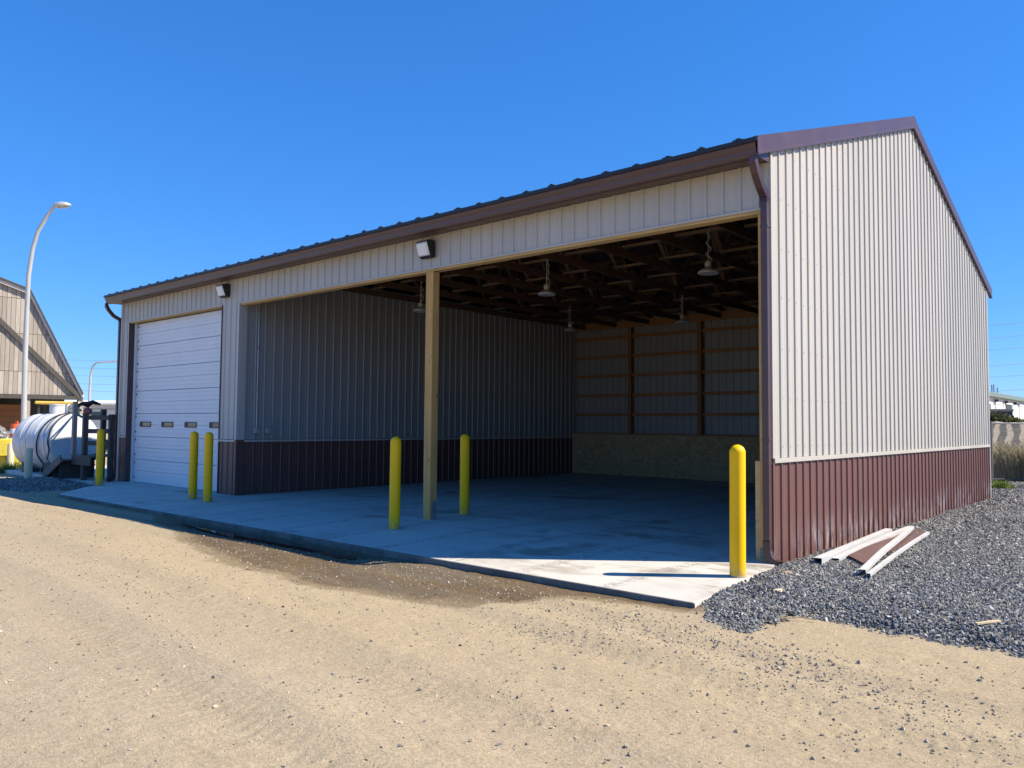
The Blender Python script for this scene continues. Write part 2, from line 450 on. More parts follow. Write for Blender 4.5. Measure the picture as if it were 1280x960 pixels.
def dirt_mat():
    m, t, b = new_mat("sandy_dirt")
    def A(n):
        q = nd(t, "ShaderNodeAttribute", attribute_name=n); return q.outputs['Fac']
    v = coords(t)
    st = coords(t, (.35,1.3,1), (0,0,R(-4)))
    n1 = noise(t, st, .8, 6, .65, .4); n2 = noise(t, st, 3.2, 7, .7); n3 = noise(t, v, 38, 5, .75); n4 = noise(t, v, 150, 3, .7)
    col = mixc(t, ramp(t, n1, (.34,.66)), (.38,.30,.178), (.53,.428,.255))
    big = ramp(t, noise(t, coords(t, (.16,.4,1), (0,0,R(6))), 1.0, 4, .6), (.45,.62))
    col = mixc(t, math_(t, 'MULTIPLY', big, .8), col, (.33,.275,.20))
    col = mixc(t, math_(t, 'MULTIPLY', A("packed"), .75), col, (.37,.335,.27))
    pale = ramp(t, noise(t, coords(t, (.11,.75,1), (0,0,R(-5))), 1.3, 4, .55), (.50,.64))
    col = mixc(t, math_(t, 'MULTIPLY', pale, .55), col, (.56,.465,.32))
    rust = ramp(t, noise(t, coords(t, (.8,1.6,1), (0,0,R(20))), 1.1, 5, .7), (.64,.78))
    col = mixc(t, math_(t, 'MULTIPLY', rust, .5), col, (.34,.215,.115))
    lin = noise(t, coords(t, (.5,7,1), (0,0,R(-7))), 1.5, 6, .7)
    col = mixc(t, math_(t, 'MULTIPLY', ramp(t, lin, (.5,.68)), .5), col, (.27,.215,.145))
    lin2 = noise(t, coords(t, (5.5,.6,1), (0,0,R(35))), 1.2, 6, .7)
    col = mixc(t, math_(t, 'MULTIPLY', ramp(t, lin2, (.54,.70)), .35), col, (.29,.23,.155))
    col = mixc(t, math_(t, 'MULTIPLY', A("sandy"), .65), col, (.52,.40,.23))
    col = mixc(t, math_(t, 'MULTIPLY', math_(t, 'MULTIPLY', A("tread"), ramp(t, n2, (.32,.58))), .6), col, (.30,.245,.175))
    col = mixc(t, math_(t, 'MULTIPLY', ramp(t, n2, (.50,.72)), .45), col, (.28,.22,.14))
    col = mixc(t, math_(t, 'MULTIPLY', A("stony"), .8), col, (.25,.225,.18))
    col = mixc(t, .55, col, mixc(t, ramp(t, n3, (.3,.7)), (.23,.175,.11), (.58,.46,.30)), 'MIX')
    col = mixc(t, .30, col, mixc(t, ramp(t, n4, (.34,.66)), (.14,.105,.065), (.66,.54,.36)))
    # fine grit
    for scl, thr, amt, cc in ((26,.17,.55,(.14,.125,.105)), (55,.20,.4,(.18,.155,.125)), (40,.15,.5,(.62,.57,.48))):
        vo = nd(t, "ShaderNodeTexVoronoi"); lk(t, v, vo.inputs['Vector']); vo.inputs['Scale'].default_value = scl
        sel = nd(t, "ShaderNodeSeparateColor"); lk(t, vo.outputs['Color'], sel.inputs[0])
        k = math_(t, 'MULTIPLY', ramp(t, vo.outputs['Distance'], (thr, thr*.6)), ramp(t, sel.outputs[0], (.70,.74)))
        k = math_(t, 'MULTIPLY', k, ramp(t, noise(t, v, .9, 4, .6), (.34,.62)))
        col = mixc(t, math_(t, 'MULTIPLY', k, amt), col, cc)
    wsum = math_(t, 'ADD', A("wet"), math_(t, 'MULTIPLY', math_(t, 'SUBTRACT', noise(t, v, 3.6, 9, .78), .5), .55))
    damp = ramp(t, wsum, (.18,.36)); wf = ramp(t, wsum, (.40,.72))
    col = mixc(t, math_(t, 'MULTIPLY', damp, .8), col, (.225,.165,.092))
    wcol = mixc(t, ramp(t, n2, (.35,.65)), (.095,.060,.026), (.165,.110,.050))
    wcol = mixc(t, .45, wcol, mixc(t, n3, (.05,.035,.02), (.30,.22,.13)))
    wcol = mixc(t, math_(t, 'MULTIPLY', ramp(t, n1, (.48,.6)), .5), wcol, (.17,.14,.10))
    col = mixc(t, wf, col, wcol)
    lk(t, col, b.inputs['Base Color'])
    rg = nd(t, "ShaderNodeMapRange"); lk(t, wf, rg.inputs[0]); rg.inputs[3].default_value = .95; rg.inputs[4].default_value = .7
    lk(t, rg.outputs[0], b.inputs['Roughness'])
    b.inputs['Specular IOR Level'].default_value = .25
    h = math_(t, 'ADD', math_(t, 'MULTIPLY', n3, 1.2), math_(t, 'MULTIPLY', n4, .5))
    h = math_(t, 'ADD', h, math_(t, 'MULTIPLY', noise(t, coords(t, (3,9,1), (0,0,R(-12))), 2.2, 5, .7), 1.0))
    lk(t, bump(t, h, .75, .016), b.inputs['Normal'])
    return m
gme.materials.append(dirt_mat())
tag(obj("ground", gme), kind='structure')

# ------------------------------------------------------------------ scattered stones (geometry nodes, stones made in the node tree)
def stone_group(name, mat):
    g = bpy.data.node_groups.new(name, 'GeometryNodeTree')
    g.interface.new_socket("Geometry", in_out='INPUT', socket_type='NodeSocketGeometry')
    g.interface.new_socket("Geometry", in_out='OUTPUT', socket_type='NodeSocketGeometry')
    N = g.nodes; L = g.links
    gi = N.new('NodeGroupInput'); go = N.new('NodeGroupOutput')
    g2i = N.new('GeometryNodeGeometryToInstance')
    for k in range(5):
        ic = N.new('GeometryNodeMeshIcoSphere'); ic.inputs['Radius'].default_value = .5; ic.inputs['Subdivisions'].default_value = 1 if k % 2 else 2
        nz = N.new('ShaderNodeTexNoise'); nz.noise_dimensions = '4D'; nz.inputs['Scale'].default_value = 1.7; nz.inputs['W'].default_value = 3.7*k+1; nz.inputs['Detail'].default_value = 1
        sb = N.new('ShaderNodeVectorMath'); sb.operation = 'SUBTRACT'; sb.inputs[1].default_value = (.5,.5,.5)
        ms = N.new('ShaderNodeVectorMath'); ms.operation = 'SCALE'; ms.inputs['Scale'].default_value = 1.5
        sp = N.new('GeometryNodeSetPosition'); sm = N.new('GeometryNodeSetMaterial'); sm.inputs['Material'].default_value = mat
        L.new(nz.outputs['Color'], sb.inputs[0]); L.new(sb.outputs[0], ms.inputs[0]); L.new(ms.outputs[0], sp.inputs['Offset'])
        L.new(ic.outputs['Mesh'], sp.inputs['Geometry']); L.new(sp.outputs[0], sm.inputs['Geometry']); L.new(sm.outputs[0], g2i.inputs[0])
    iop = N.new('GeometryNodeInstanceOnPoints'); iop.inputs['Pick Instance'].default_value = True
    na = N.new('GeometryNodeInputNamedAttribute'); na.data_type = 'FLOAT'; na.inputs['Name'].default_value = "size"
    rv = N.new('FunctionNodeRandomValue'); rv.data_type = 'FLOAT_VECTOR'; rv.inputs[0].default_value = (0,0,0); rv.inputs[1].default_value = (6.28,6.28,6.28)
    rs = N.new('FunctionNodeRandomValue'); rs.data_type = 'FLOAT_VECTOR'; rs.inputs[0].default_value = (.7,.7,.45); rs.inputs[1].default_value = (1.3,1.3,.95)
    ri = N.new('FunctionNodeRandomValue'); ri.data_type = 'INT'; ri.inputs[4].default_value = 0; ri.inputs[5].default_value = 4
    sc = N.new('ShaderNodeVectorMath'); sc.operation = 'SCALE'
    L.new(rs.outputs[0], sc.inputs[0]); L.new(na.outputs[0], sc.inputs['Scale'])
    L.new(gi.outputs[0], iop.inputs['Points']); L.new(g2i.outputs[0], iop.inputs['Instance'])
    L.new(ri.outputs[2], iop.inputs['Instance Index']); L.new(rv.outputs[0], iop.inputs['Rotation']); L.new(sc.outputs[0], iop.inputs['Scale'])
    L.new(iop.outputs[0], go.inputs[0])
    return g
GRP_STONE = stone_group("stone_scatter", STONE)
GRP_PEB = stone_group("pebble_scatter", PEB)
def scatter(name, pts, size, grp, label, cat):
    me = bpy.data.meshes.new(name); me.vertices.add(len(pts)); me.vertices.foreach_set("co", np.asarray(pts, dtype=np.float32).ravel())
    attr(me, "size", size); me.update()
    o = obj(name, me); md = o.modifiers.new("stones", 'NODES'); md.node_group = grp
    return tag(o, label, cat, kind='stuff')

# stone bed beside the gable, as a real layer over the dirt
bx = np.concatenate([np.arange(-.2, 3.2, .06), geom(3.3, 9, 16, 1.6)]); by = np.concatenate([np.arange(-3.0, 3, .06), geom(3.1, 19.6, 50, 1.5)])
BX, BY = np.meshgrid(bx, by, indexing='ij')
def gedge(x, y): return y-gravel_edge(x)+(fbm(x*3, y*3, 3, 60)-.5)*.3
dE = gedge(BX, BY)
def bed_h(x, y):
    e = gedge(x, y)
    return ground_h(x, y, False)+.06*sstep(-.05, .4, e)+(fbm(x*1.4, y*1.4, 3, 70)-.5)*.05*sstep(0,.3,e)-.012
BZ = bed_h(BX, BY)
inside = (dE > 0)
bn = BX.shape[1]; fs = []
for i in range(BX.shape[0]-1):
    for j in range(bn-1):
        if inside[i,j] and inside[i+1,j] and inside[i+1,j+1] and inside[i,j+1] and not (BX[i+1,j] < .03 and BY[i,j] > -.35 and BY[i,j] < 12):
            if BX[i,j] < .17 and BY[i,j] < -.2: continue
            fs.append((i*bn+j, (i+1)*bn+j, (i+1)*bn+j+1, i*bn+j+1))
mb = MB(); mb.v = [tuple(q) for q in np.stack([BX,BY,BZ],-1).reshape(-1,3).tolist()]; mb.f = fs
tag(mb.build("stone_bed", GBED, smooth=60), kind='structure')

def rand_pts(n, x0, x1, y0, y1): return rng.uniform(x0, x1, n), rng.uniform(y0, y1, n)
gp = []; gs = []
for n, x0, x1, y0, y1, s0, s1 in ((110000,.0,3.6,-2.9,3.2,.010,.027), (60000,.0,3.2,3.2,9.5,.014,.032), (30000,-.9,4,9.5,19.5,.022,.05), (9000,3.6,7.5,-2.5,8,.02,.045)):
    x, y = rand_pts(n, x0, x1, y0, y1)
    e = gedge(x, y)
    k = (e > -.05) & ~((x < .19) & (y < -.25)) & ~((x < .05) & (y < 12.3))
    # thin, dirt showing patches
    pt = fbm(x*.9, y*.9, 3, 81)
    k &= ~((pt > .66) & (rng.random(n) < .75))
    x, y = x[k], y[k]; s = rng.uniform(s0, s1, len(x))*rng.choice([.75,1,1,1.35], len(x))
    z = bed_h(x, y)+s*.15+rng.random(len(x))*.012
    gp.append(np.stack([x,y,z],1)); gs.append(s)
scatter("crushed_stone", np.concatenate(gp), np.concatenate(gs), GRP_STONE, "blue grey crushed stone spread along the sunlit gable wall", "gravel")
# pebbles over the dirt: bands and clusters
px = []; py = []; ps = []
def band(n, pts, spread, s0, s1):
    pts = np.array(pts); seg = rng.integers(0, len(pts)-1, n); tt = rng.random(n)
    p = pts[seg]*(1-tt[:,None])+pts[seg+1]*tt[:,None]
    p = p+rng.normal(0, 1, (n,2))*np.array(spread)
    px.append(p[:,0]); py.append(p[:,1]); ps.append(.6*rng.uniform(s0, s1, n)*rng.choice([.5,.7,1,1.5], n))
band(1500, [(-2.75,-2.6),(-.83,-3.1),(.3,-3.2),(1.2,-3.5),(2.0,-3.6),(2.6,-3.7)], (.5,.22), .008, .024)
band(750, [(-.3,-2.75),(.5,-3.0),(1.4,-3.2),(2.0,-3.3)], (.4,.17), .010, .028)
band(500, [(-.3,-3.8),(-.1,-3.9)], (.35,.2), .008, .02)
band(300, [(1.1,-3.8),(2.2,-4.1)], (.4,.3), .008, .02)
band(900, [(-6,-2.6),(-3.5,-2.75),(-1.5,-2.7)], (.6,.22), .008, .024)
band(500, [(-14,-3.6),(-8,-4.3),(-2.6,-4.9)], (.8,.3), .01, .028)
for _ in range(46):
    cx, cy = rng.uniform(-8, 3.2), rng.uniform(-7.4, -3.2)
    band(int(rng.integers(12,60)), [(cx,cy),(cx+rng.uniform(-.4,.4),cy)], (rng.uniform(.08,.35), rng.uniform(.05,.16)), .007, .02)
x, y = rand_pts(9000, -17, 4.2, -8.5, -2.45); px.append(x); py.append(y); ps.append(rng.uniform(.004,.015,9000)*rng.choice([.8,1,1.7], 9000))
px = np.concatenate(px); py = np.concatenate(py); ps = np.concatenate(ps)
k = (py < -2.26) | (px > .25); k &= ~((px > .25) & (py-gravel_edge(px) > .05)); px, py, ps = px[k], py[k], ps[k]
scatter("scattered_gravel", np.stack([px,py,ground_h(px,py)+ps*.1],1), ps, GRP_PEB, "loose stones strewn over the sandy drive before the slab", "gravel")
# light grit in the wet strip
x, y = rand_pts(3400, -9, .5, -4.1, -2.3); k = (y > np.interp(x, WX, WY)-.05); x, y = x[k], y[k]; s = rng.uniform(.005,.013,len(x))
GRP_PALE = stone_group("pale_grit_scatter", stone_mat("pale_grit", [(.42,.38,.32),(.24,.2,.15),(.16,.14,.12),(.55,.52,.47),(.3,.24,.16)]))
scatter("wet_grit", np.stack([x,y,ground_h(x,y)+s*.1],1), s, GRP_PALE, "pale grit in the damp brown strip along the slab edge", "gravel")
# dark heap in the shade at the far end of the slab
def heap_h(x, y): return -.1+.17*np.exp(-((x+19.3)/1.25)**2-((y+1.35)/.62)**2)
hx = np.linspace(-22.6,-16.4,50); hy = np.linspace(-3.0,.1,30); HX, HY = np.meshgrid(hx, hy, indexing='ij')
HZ = heap_h(HX,HY)-.035
mb = MB(); mb.v = [tuple(q) for q in np.stack([HX,HY,HZ],-1).reshape(-1,3).tolist()]
mb.f = [(i*30+j,(i+1)*30+j,(i+1)*30+j+1,i*30+j+1) for i in range(49) for j in range(29) if HZ[i,j] > -.125]
n = 9000; x = rng.normal(-19.3, 1.15, n); y = rng.normal(-1.35,.52,n); k = ~((x > -16.9) & (y > -2.3)); x, y = x[k], y[k]; s = rng.uniform(.02,.06,len(x))
hp = scatter("stone_heap", np.stack([x,y,heap_h(x,y)-.02],1), s, GRP_STONE, "dark low heap of crushed stone at the far end of the slab", "gravel heap")
tag(mb.build("heap_base", GBED, hp, smooth=60), kind='stuff')

# puddle in the trench
m, t, b = new_mat("muddy_water"); b.inputs['Base Color'].default_value = (.02,.017,.012,1); b.inputs['Roughness'].default_value = .06
lk(t, bump(t, noise(t, coords(t), 9, 2), .04, .01), b.inputs['Normal'])
pu = [(-9.6,-2.40),(-8.6,-2.52),(-7.45,-2.66),(-6.6,-2.74),(-5.6,-2.76),(-4.75,-2.72),(-4.4,-2.6),(-4.5,-2.45),(-5.3,-2.38),(-6.4,-2.36),(-7.6,-2.35),(-8.7,-2.34)]
mb = MB(); mb.add([(a,c,-.158) for a, c in pu], [tuple(range(len(pu)))])
tag(mb.build("puddle", m), kind='structure')

# ------------------------------------------------------------------ concrete slab and apron
def slab_z(y): return 0.0 if y > -.35 else -.075*(-.35-y)/1.85
mb = MB()
ys = [-2.2, -1.3, -.35, .2, 4, 8, 12.1]
xr = [.175, .165, .15, -.03, -.03, -.03, -.03]
xl = [-15.6, -16.6, -17.5, -17.8, -17.8, -17.8, -17.8]
top = []; nseg = 26
vs = []; 
for yv, a, c in zip(ys, xl, xr):
    for i in range(nseg+1): vs.append((a+(c-a)*i/nseg, yv, slab_z(yv)))
fs = [(j*(nseg+1)+i, j*(nseg+1)+i+1, (j+1)*(nseg+1)+i+1, (j+1)*(nseg+1)+i) for j in range(len(ys)-1) for i in range(nseg)]
mb.add(vs, fs); mb.build("concrete_slab", CONC); sl = bpy.data.objects["concrete_slab"]; tag(sl, kind='structure')
# slab edge: rounded arris, form face with board joints
eb = MB(); ring = [(0,0),(-.012,-.006),(-.016,-.02),(-.016,-.34)]
pth = [(xl[0],ys[0]),(xr[0],ys[0])]
vs = [(x, ys[0]+o, slab_z(ys[0])+z) for x in np.linspace(xl[0], xr[0]+.016, 60) for o, z in ring]
eb.add(vs, [(i*4+k, i*4+k+1, (i+1)*4+k+1, (i+1)*4+k) for i in range(59) for k in range(3)])
eb.build("slab_front_edge", CONCF, sl)
eb = MB(); vs = []
for j in range(3):
    for o, z in ring: vs.append((xr[j]-o, ys[j]-(.016 if j == 0 else 0), slab_z(ys[j])+z))
eb.add(vs, [(i*4+k, (i+1)*4+k, (i+1)*4+k+1, i*4+k+1) for i in range(2) for k in range(3)])
eb.build("slab_side_edge", CONC, sl)
eb = MB(); vs = []
for j in range(3):
    for o, z in ring: vs.append((xl[j]+o, ys[j], slab_z(ys[j])+z))
eb.add(vs, [(i*4+k, i*4+k+1, (i+1)*4+k+1, (i+1)*4+k) for i in range(2) for k in range(3)])
eb.build("slab_end_edge", CONCF, sl)
# sawn control joints, laid as 4 mm dark fillets just proud of the surface
JN = simple("joint_filler", (.16,.155,.15), .9)
jb = MB()
for x in (-3.0,-5.85,-8.9,-11.9,-14.9):
    jb.add([(x-.004,-2.19,slab_z(-2.19)+.003),(x+.004,-2.19,slab_z(-2.19)+.003),(x+.004,-.35,.003),(x-.004,-.35,.003)], [(0,1,2,3)])
jb.add([(-17.4,-.354,.003),(.14,-.354,.003),(.14,-.346,.0035),(-17.4,-.346,.0035)], [(0,1,2,3)])
jb.build("control_joint", JN, sl)['kind'] = 'stuff'
mb = MB(); mb.box(-26, -17.95, -.55, 6, -.3, .0)
tag(mb.build("tank_pad", CONC, bevel=.01), kind='structure')

# ------------------------------------------------------------------ the building
LB, DB = 17.85, 12.19           # length, depth
ZE, ZW = 4.70, 1.153            # siding top at the eave, top of the brown wainscot
SL = .338                       # roof slope
def roof_z(y): return 4.86+SL*(min(y, DB-y)+.40)
bld = empty("storage_garage", (0,0,0))
tag(bld, "tan and brown ribbed metal garage with an open bay", "building")

def rib_profile(u0, u1, lo, hi, hgt=.0195):
    """(u, height) polyline of one 0.914 m sheet clipped to lo..hi"""
    pr = []
    for k in range(4):
        c = u0+.1143+.2286*k
        pr += [(c-.026,0),(c-.015,hgt),(c+.015,hgt),(c+.026,0)]
        for mth in (.076,.152):
            pr += [(c+mth-.012,0),(c+mth,.0035),(c+mth+.012,0)]
    pr = [(u0,0)]+[q for q in pr if q[0] < u1]+[(u1,0)]
    def at(u):
        for (a, ha), (c, hc) in zip(pr[:-1], pr[1:]):
            if a <= u <= c: return ha+(hc-ha)*(u-a)/max(c-a, 1e-9)
        return 0
    lo = max(lo, u0); hi = min(hi, u1)
    return [(lo,at(lo))]+[q for q in pr if lo+1e-4 < q[0] < hi-1e-4]+[(hi,at(hi))]
def sheet(name, mat, origin, ud, nd_, u0, lo, hi, zb, zt, mesh_only=False):
    """one upright ribbed sheet: origin + ud*u + nd*height; zb/zt give the foot and the head at u"""
    pr = rib_profile(u0, u0+.9144, lo, hi)
    if len(pr) < 2: return None
    o = Vector(origin); ud = Vector(ud); nn = Vector(nd_); vs = []; up = Vector((0,0,1))
    for u, h in pr:
        vs.append(o+ud*u+nn*h+up*zb(u)); vs.append(o+ud*u+nn*h+up*zt(u))
    flip = ud.cross(up).dot(nn) < 0
    fs = [(2*i,2*i+2,2*i+3,2*i+1) for i in range(len(pr)-1)]
    if flip: fs = [f[::-1] for f in fs]
    mb = MB(); mb.add(vs, fs)
    return mb.build(name, mat, bld)
def sheets(name, mat, origin, ud, nn, start, lo, hi, zb, zt):
    u = start
    while u < hi:
        if u+.9144 > lo: sheet(name, mat, origin, ud, nn, u, max(lo,u), min(hi,u+.9144), zb, zt)
        u += .9144
C0 = lambda u: -.02
CW = lambda u: ZW
def screws(name, rows, us, origin, ud, nn, mat, ok=lambda u, z: True):
    mb = MB(); o = Vector(origin); ud = Vector(ud); nn = Vector(nn); up = Vector((0,0,1))
    for z in rows:
        for u in us:
            if ok(u, z):
                c = o+ud*u+up*(z+random.uniform(-.01,.01))
                mb.extrude([(-.009,-.009),(.009,-.009),(.009,.009),(-.009,.009)], c-nn*.002, c+nn*.009, ud, up)
    q = mb.build(name, mat, bld); q['kind'] = 'stuff'
SCREWM = simple("screw_head_metal", (.12,.11,.10), .4, .3)
# gable on the right: x = 0.05, ribs face +x, u runs along +y from the front corner
gtop = lambda u: roof_z(u)-.03
sheets("siding_panel", TAN, (.0,0,0), (0,1,0), (1,0,0), -.1, .0, DB, lambda u: ZW+.045, gtop)
sheets("wainscot_panel", WAINS, (.0,0,0), (0,1,0), (1,0,0), -.1, .0, DB, lambda u: -.06, CW)
ribs = [-.1+.1143+.2286*k for k in range(1,54)]
screws("screw_row", [1.33,1.9,2.5,3.1,3.7,4.3,4.9,5.5,6.1,6.7], [u+.05 for u in ribs], (.0,0,0), (0,1,0), (1,0,0), SCREWM, lambda u, z: z < gtop(u)-.25)
screws("screw_row", [.12,.62], [u+.05 for u in ribs], (.0,0,0), (0,1,0), (1,0,0), simple("brown_screw_head", (.09,.05,.045), .4))
# back wall and left gable
sheets("siding_panel", TAN, (0,DB,0), (-1,0,0), (0,1,0), 0, 0, LB, lambda u: ZW+.045, lambda u: 4.985)
sheets("wainscot_panel", WAINS, (0,DB,0), (-1,0,0), (0,1,0), 0, 0, LB, C0, CW)
sheets("siding_panel", TAN, (-LB,0,0), (0,1,0), (-1,0,0), -.1, 0, DB, lambda u: ZW+.045, gtop)
sheets("wainscot_panel", WAINS, (-LB,0,0), (0,1,0), (-1,0,0), -.1, 0, DB, C0, CW)
# front: header over the openings, two piers
OX0, OX1 = -11.87, -.14         # open bay
DX0, DX1 = -17.37, -12.62       # door bay
HB = 4.155
def front(lo, hi, zb, zt, mat=TAN, name="siding_panel"):
    sheets(name, mat, (0,0,0), (-1,0,0), (0,-1,0), .03, lo, hi, zb, zt)
front(.0, -OX0, lambda u: HB, lambda u: ZE)
front(-OX0, -DX1, lambda u: ZW+.045, lambda u: ZE)
front(-DX1, -DX0, lambda u: HB+.03, lambda u: ZE)
front(-DX0, LB, lambda u: ZW+.045, lambda u: ZE)
front(-OX0, -DX1, C0, CW, WAINS_CLEAN, "wainscot_panel")
front(-DX0, LB, C0, CW, WAINS_CLEAN, "wainscot_panel")
# partition between the bays, faces +x
sheets("siding_panel", TAN_SHADED, (OX0-.005,0,0), (0,1,0), (1,0,0), .06, .16, 12.05, lambda u: ZW+.045, lambda u: 4.95)
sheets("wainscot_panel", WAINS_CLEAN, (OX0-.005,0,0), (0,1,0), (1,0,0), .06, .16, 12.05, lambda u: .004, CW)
# trims
def trim(name, mat, *boxes):
    mb = MB()
    for q in boxes: mb.box(*q)
    return mb.build(name, mat, bld, bevel=.003)
trim("wainscot_trim", TAN, (-.003,.030,.015,DB-.01,ZW-.012,ZW+.042))
trim("wainscot_trim", TAN, (DX1+.01,OX0-.06,-.028,.0,ZW-.01,ZW+.035))
trim("wainscot_trim", TAN, (-LB+.02,DX0-.01,-.028,.0,ZW-.01,ZW+.035))
trim("wainscot_trim", TAN, (OX0-.012,OX0+.022,.165,12.04,ZW-.01,ZW+.035))
trim("wainscot_trim", TAN, (-LB+.03,-.03,DB-.008,DB+.030,ZW-.012,ZW+.052))
trim("wainscot_trim", TAN, (-LB-.030,-LB+.008,.08,DB-.01,ZW-.012,ZW+.052))
trim("corner_trim", TAN, (-.003,.026,-.03,.022,ZW+.043,4.80), (-.06,-.0035,-.030,-.0,ZW+.043,4.69))
trim("corner_trim", WAINS, (-.003,.026,-.03,.014,-.06,ZW-.013), (-.06,-.0035,-.030,-.0,-.06,ZW-.013))
trim("corner_trim", TAN, (-LB-.02,-LB+.07,-.030,.0,-.02,4.69), (-LB-.023,-LB-.0,.002,.07,-.02,4.75))
trim("corner_trim", TAN, (-.003,.026,DB-.03,DB+.03,-.06,4.8))
trim("jamb_trim", TAN, (OX0-.075,OX0+.004,-.030,.002,ZW+.036,HB+.02), (OX0-.001,OX0+.006,.0025,.165,ZW+.036,HB-.05))
trim("jamb_trim", WAINS_CLEAN, (OX0-.075,OX0+.004,-.030,.002,-.01,ZW-.011), (OX0-.001,OX0+.006,.0025,.165,.001,ZW-.011))
trim("jamb_trim", TAN, (DX0-.05,DX0,-.030,.002,ZW+.036,HB+.03))
trim("jamb_trim", BROWN, (DX0-.004,DX0+.004,-.026,.20,.0,HB))
trim("jamb_trim", BROWN, (DX1-.003,DX1+.005,-.028,.20,.0,HB))
trim("drip_trim", TAN, (OX0+.005,.0,-.027,-.002,HB-.018,HB+.012))
trim("drip_trim", TAN, (DX0+.005,DX1-.004,-.027,-.002,HB+.0,HB+.03))
# header beams and soffit of the openings
def piece(name, mat, box, bevel=.004, parent=bld):
    return MB().box(*box).build(name, mat, parent, bevel=bevel)
piece("header_board", HEADW, (OX0+.01,-5.86,.002,.155,4.105,4.40))
piece("header_board", HEADW, (-5.855,-.045,.002,.155,4.105,4.40))
piece("door_header", HEADW, (DX0+.005,DX1-.004,.002,.16,4.135,4.45))
# posts
piece("post", POSTW, (-5.95,-5.78,-.012,.138,.0,4.10), .006)
piece("post_bracket", GALV, (-5.776,-5.772,.02,.12,.0,.30), 0)
piece("post", POSTW, (-.155,-.05,.006,.13,-.05,4.10), .006)
piece("post_stiffener", HEADW, (-.225,-.149,.035,.125,.0,1.16), .004)
piece("post_bracket", simple("dull_bracket_steel", (.16,.18,.21), .5, .4), (-.148,-.075,-.012,.004,.03,.15), 0)
piece("post", BPOSTW, (OX0-.16,OX0-.03,.012,.14,.0,4.6))

# overhead door
door = empty("overhead_door", (0,0,0), parent=bld)
dx0, dx1, dy = DX0+.10, DX1-.02, .185
nsec = 7; sh = 4.13/nsec
wins = [(-16.97,-16.36),(-15.76,-15.16),(-14.56,-14.0),(-13.38,-12.87)]
GLASS, t, b = new_mat("door_window_glass"); b.inputs['Base Color'].default_value = (.03,.034,.036,1); b.inputs['Roughness'].default_value = .05; b.inputs['Specular IOR Level'].default_value = .9
for i in range(nsec):
    z0, z1 = i*sh+.004, (i+1)*sh-.002
    # cross-section with tongue, mid grooves and shallow pinstripes
    pr = [(0,z0),(-.012,z0+.004),(-.012,z0+.012)]
    for g, dpt in ((.10,.004),(.20,.004),(.30,.012),(.40,.004),(.50,.004)):
        pr += [(-.012,z0+g-.007),(-.012+dpt,z0+g),(-.012,z0+g+.007)]
    pr += [(-.012,z1-.014),(-.004,z1-.006),(0,z1),(.05,z1),(.05,z0)]
    mb = MB(); mb.extrude(pr, (dx0,dy,0), (dx1,dy,0), (0,1,0), (0,0,1))
    s_ = mb.build("door_section", WHITE, door)
for a, c in wins:
    mb = MB(); z0, z1 = 1.43, 1.565
    mb.box(a,c,dy-.028,dy-.013,z0,z0+.02).box(a,c,dy-.028,dy-.013,z1-.02,z1).box(a,a+.02,dy-.028,dy-.013,z0+.02,z1-.02).box(c-.02,c,dy-.028,dy-.013,z0+.02,z1-.02)
    mb.box(a+.02,c-.02,dy-.018,dy-.0135,z0+.02,z1-.02)
    mb.build("window", BLACK, door)
    MB().box(a+.16,c-.025,dy-.021,dy-.0185,z0+.024,z1-.024).build("window_pane", GLASS, door)
MB().box(DX0+.006,dx0-.004,.12,.18,.0,4.13).build("door_stop", WHITE, door)
MB().box(dx0,dx1,dy-.006,dy+.04,-.0,.012).build("bottom_seal", BLACK, door)
mb = MB()
for i in range(nsec):
    for dz in (.10, .48): mb.box(dx0+.02,dx0+.055,dy-.02,dy-.0125,i*sh+dz,i*sh+dz+.05)
q = mb.build("hinge", BLACK, door); q['kind'] = 'stuff'

# roof
def roof_sheet(x0, side):
    pr = rib_profile(0, .9144, 0, min(.9144, x0+LB+.05), .026)
    vs = []; fs = []
    yA, yB = (-.472, DB/2) if side < 0 else (DB+.472, DB/2)
    nn = Vector((0, -SL if side < 0 else SL, 1)).normalized()
    for u, h in pr:
        for yv in (yA, yB):
            vs.append(Vector((x0-u, yv, roof_z(yv)))+nn*h)
    fs = [(2*i,2*i+1,2*i+3,2*i+2) for i in range(len(pr)-1)]
    if side < 0: fs = [f[::-1] for f in fs]
    mb = MB(); mb.add(vs, fs); return mb
x = .02
while x > -LB-.05:
    roof_sheet(x, -1).build("roof_panel", ROOFM, bld); roof_sheet(x, 1).build("roof_panel", ROOFM, bld)
    x -= .9144
mb = MB(); zr = roof_z(DB/2)
mb.extrude([(-.18,-.18*SL+.03),(-.02,.032),(.02,.032),(.18,-.18*SL+.03),(.18,-.18*SL+.024),(.0,.022),(-.18,-.18*SL+.024)], (.057,DB/2,zr), (-LB-.05,DB/2,zr), (0,1,0), (0,0,1))
mb.build("ridge_cap", ROOFM, bld)
# rib closures along the eave
MB().box(-LB-.05,.056,-.486,-.474,4.812,4.860).build("eave_closure_strip", BLACK, bld)
cl = MB().box(-.060,-.022,-.012,.03,0,.018).box(-.022,.030,-.014,.03,0,.030).box(.030,.062,-.012,.03,0,.014)
cme = cl.mesh("rib_closure", BLACK)
xx = -.19
while xx > -LB:
    o = obj("rib_closure", cme, bld, (xx+random.uniform(-.015,.015), -.47+random.uniform(-.004,.004), 4.8605))
    o.scale = (random.uniform(.85,1.15), 1, random.uniform(.75,1.15))
    xx -= .4572
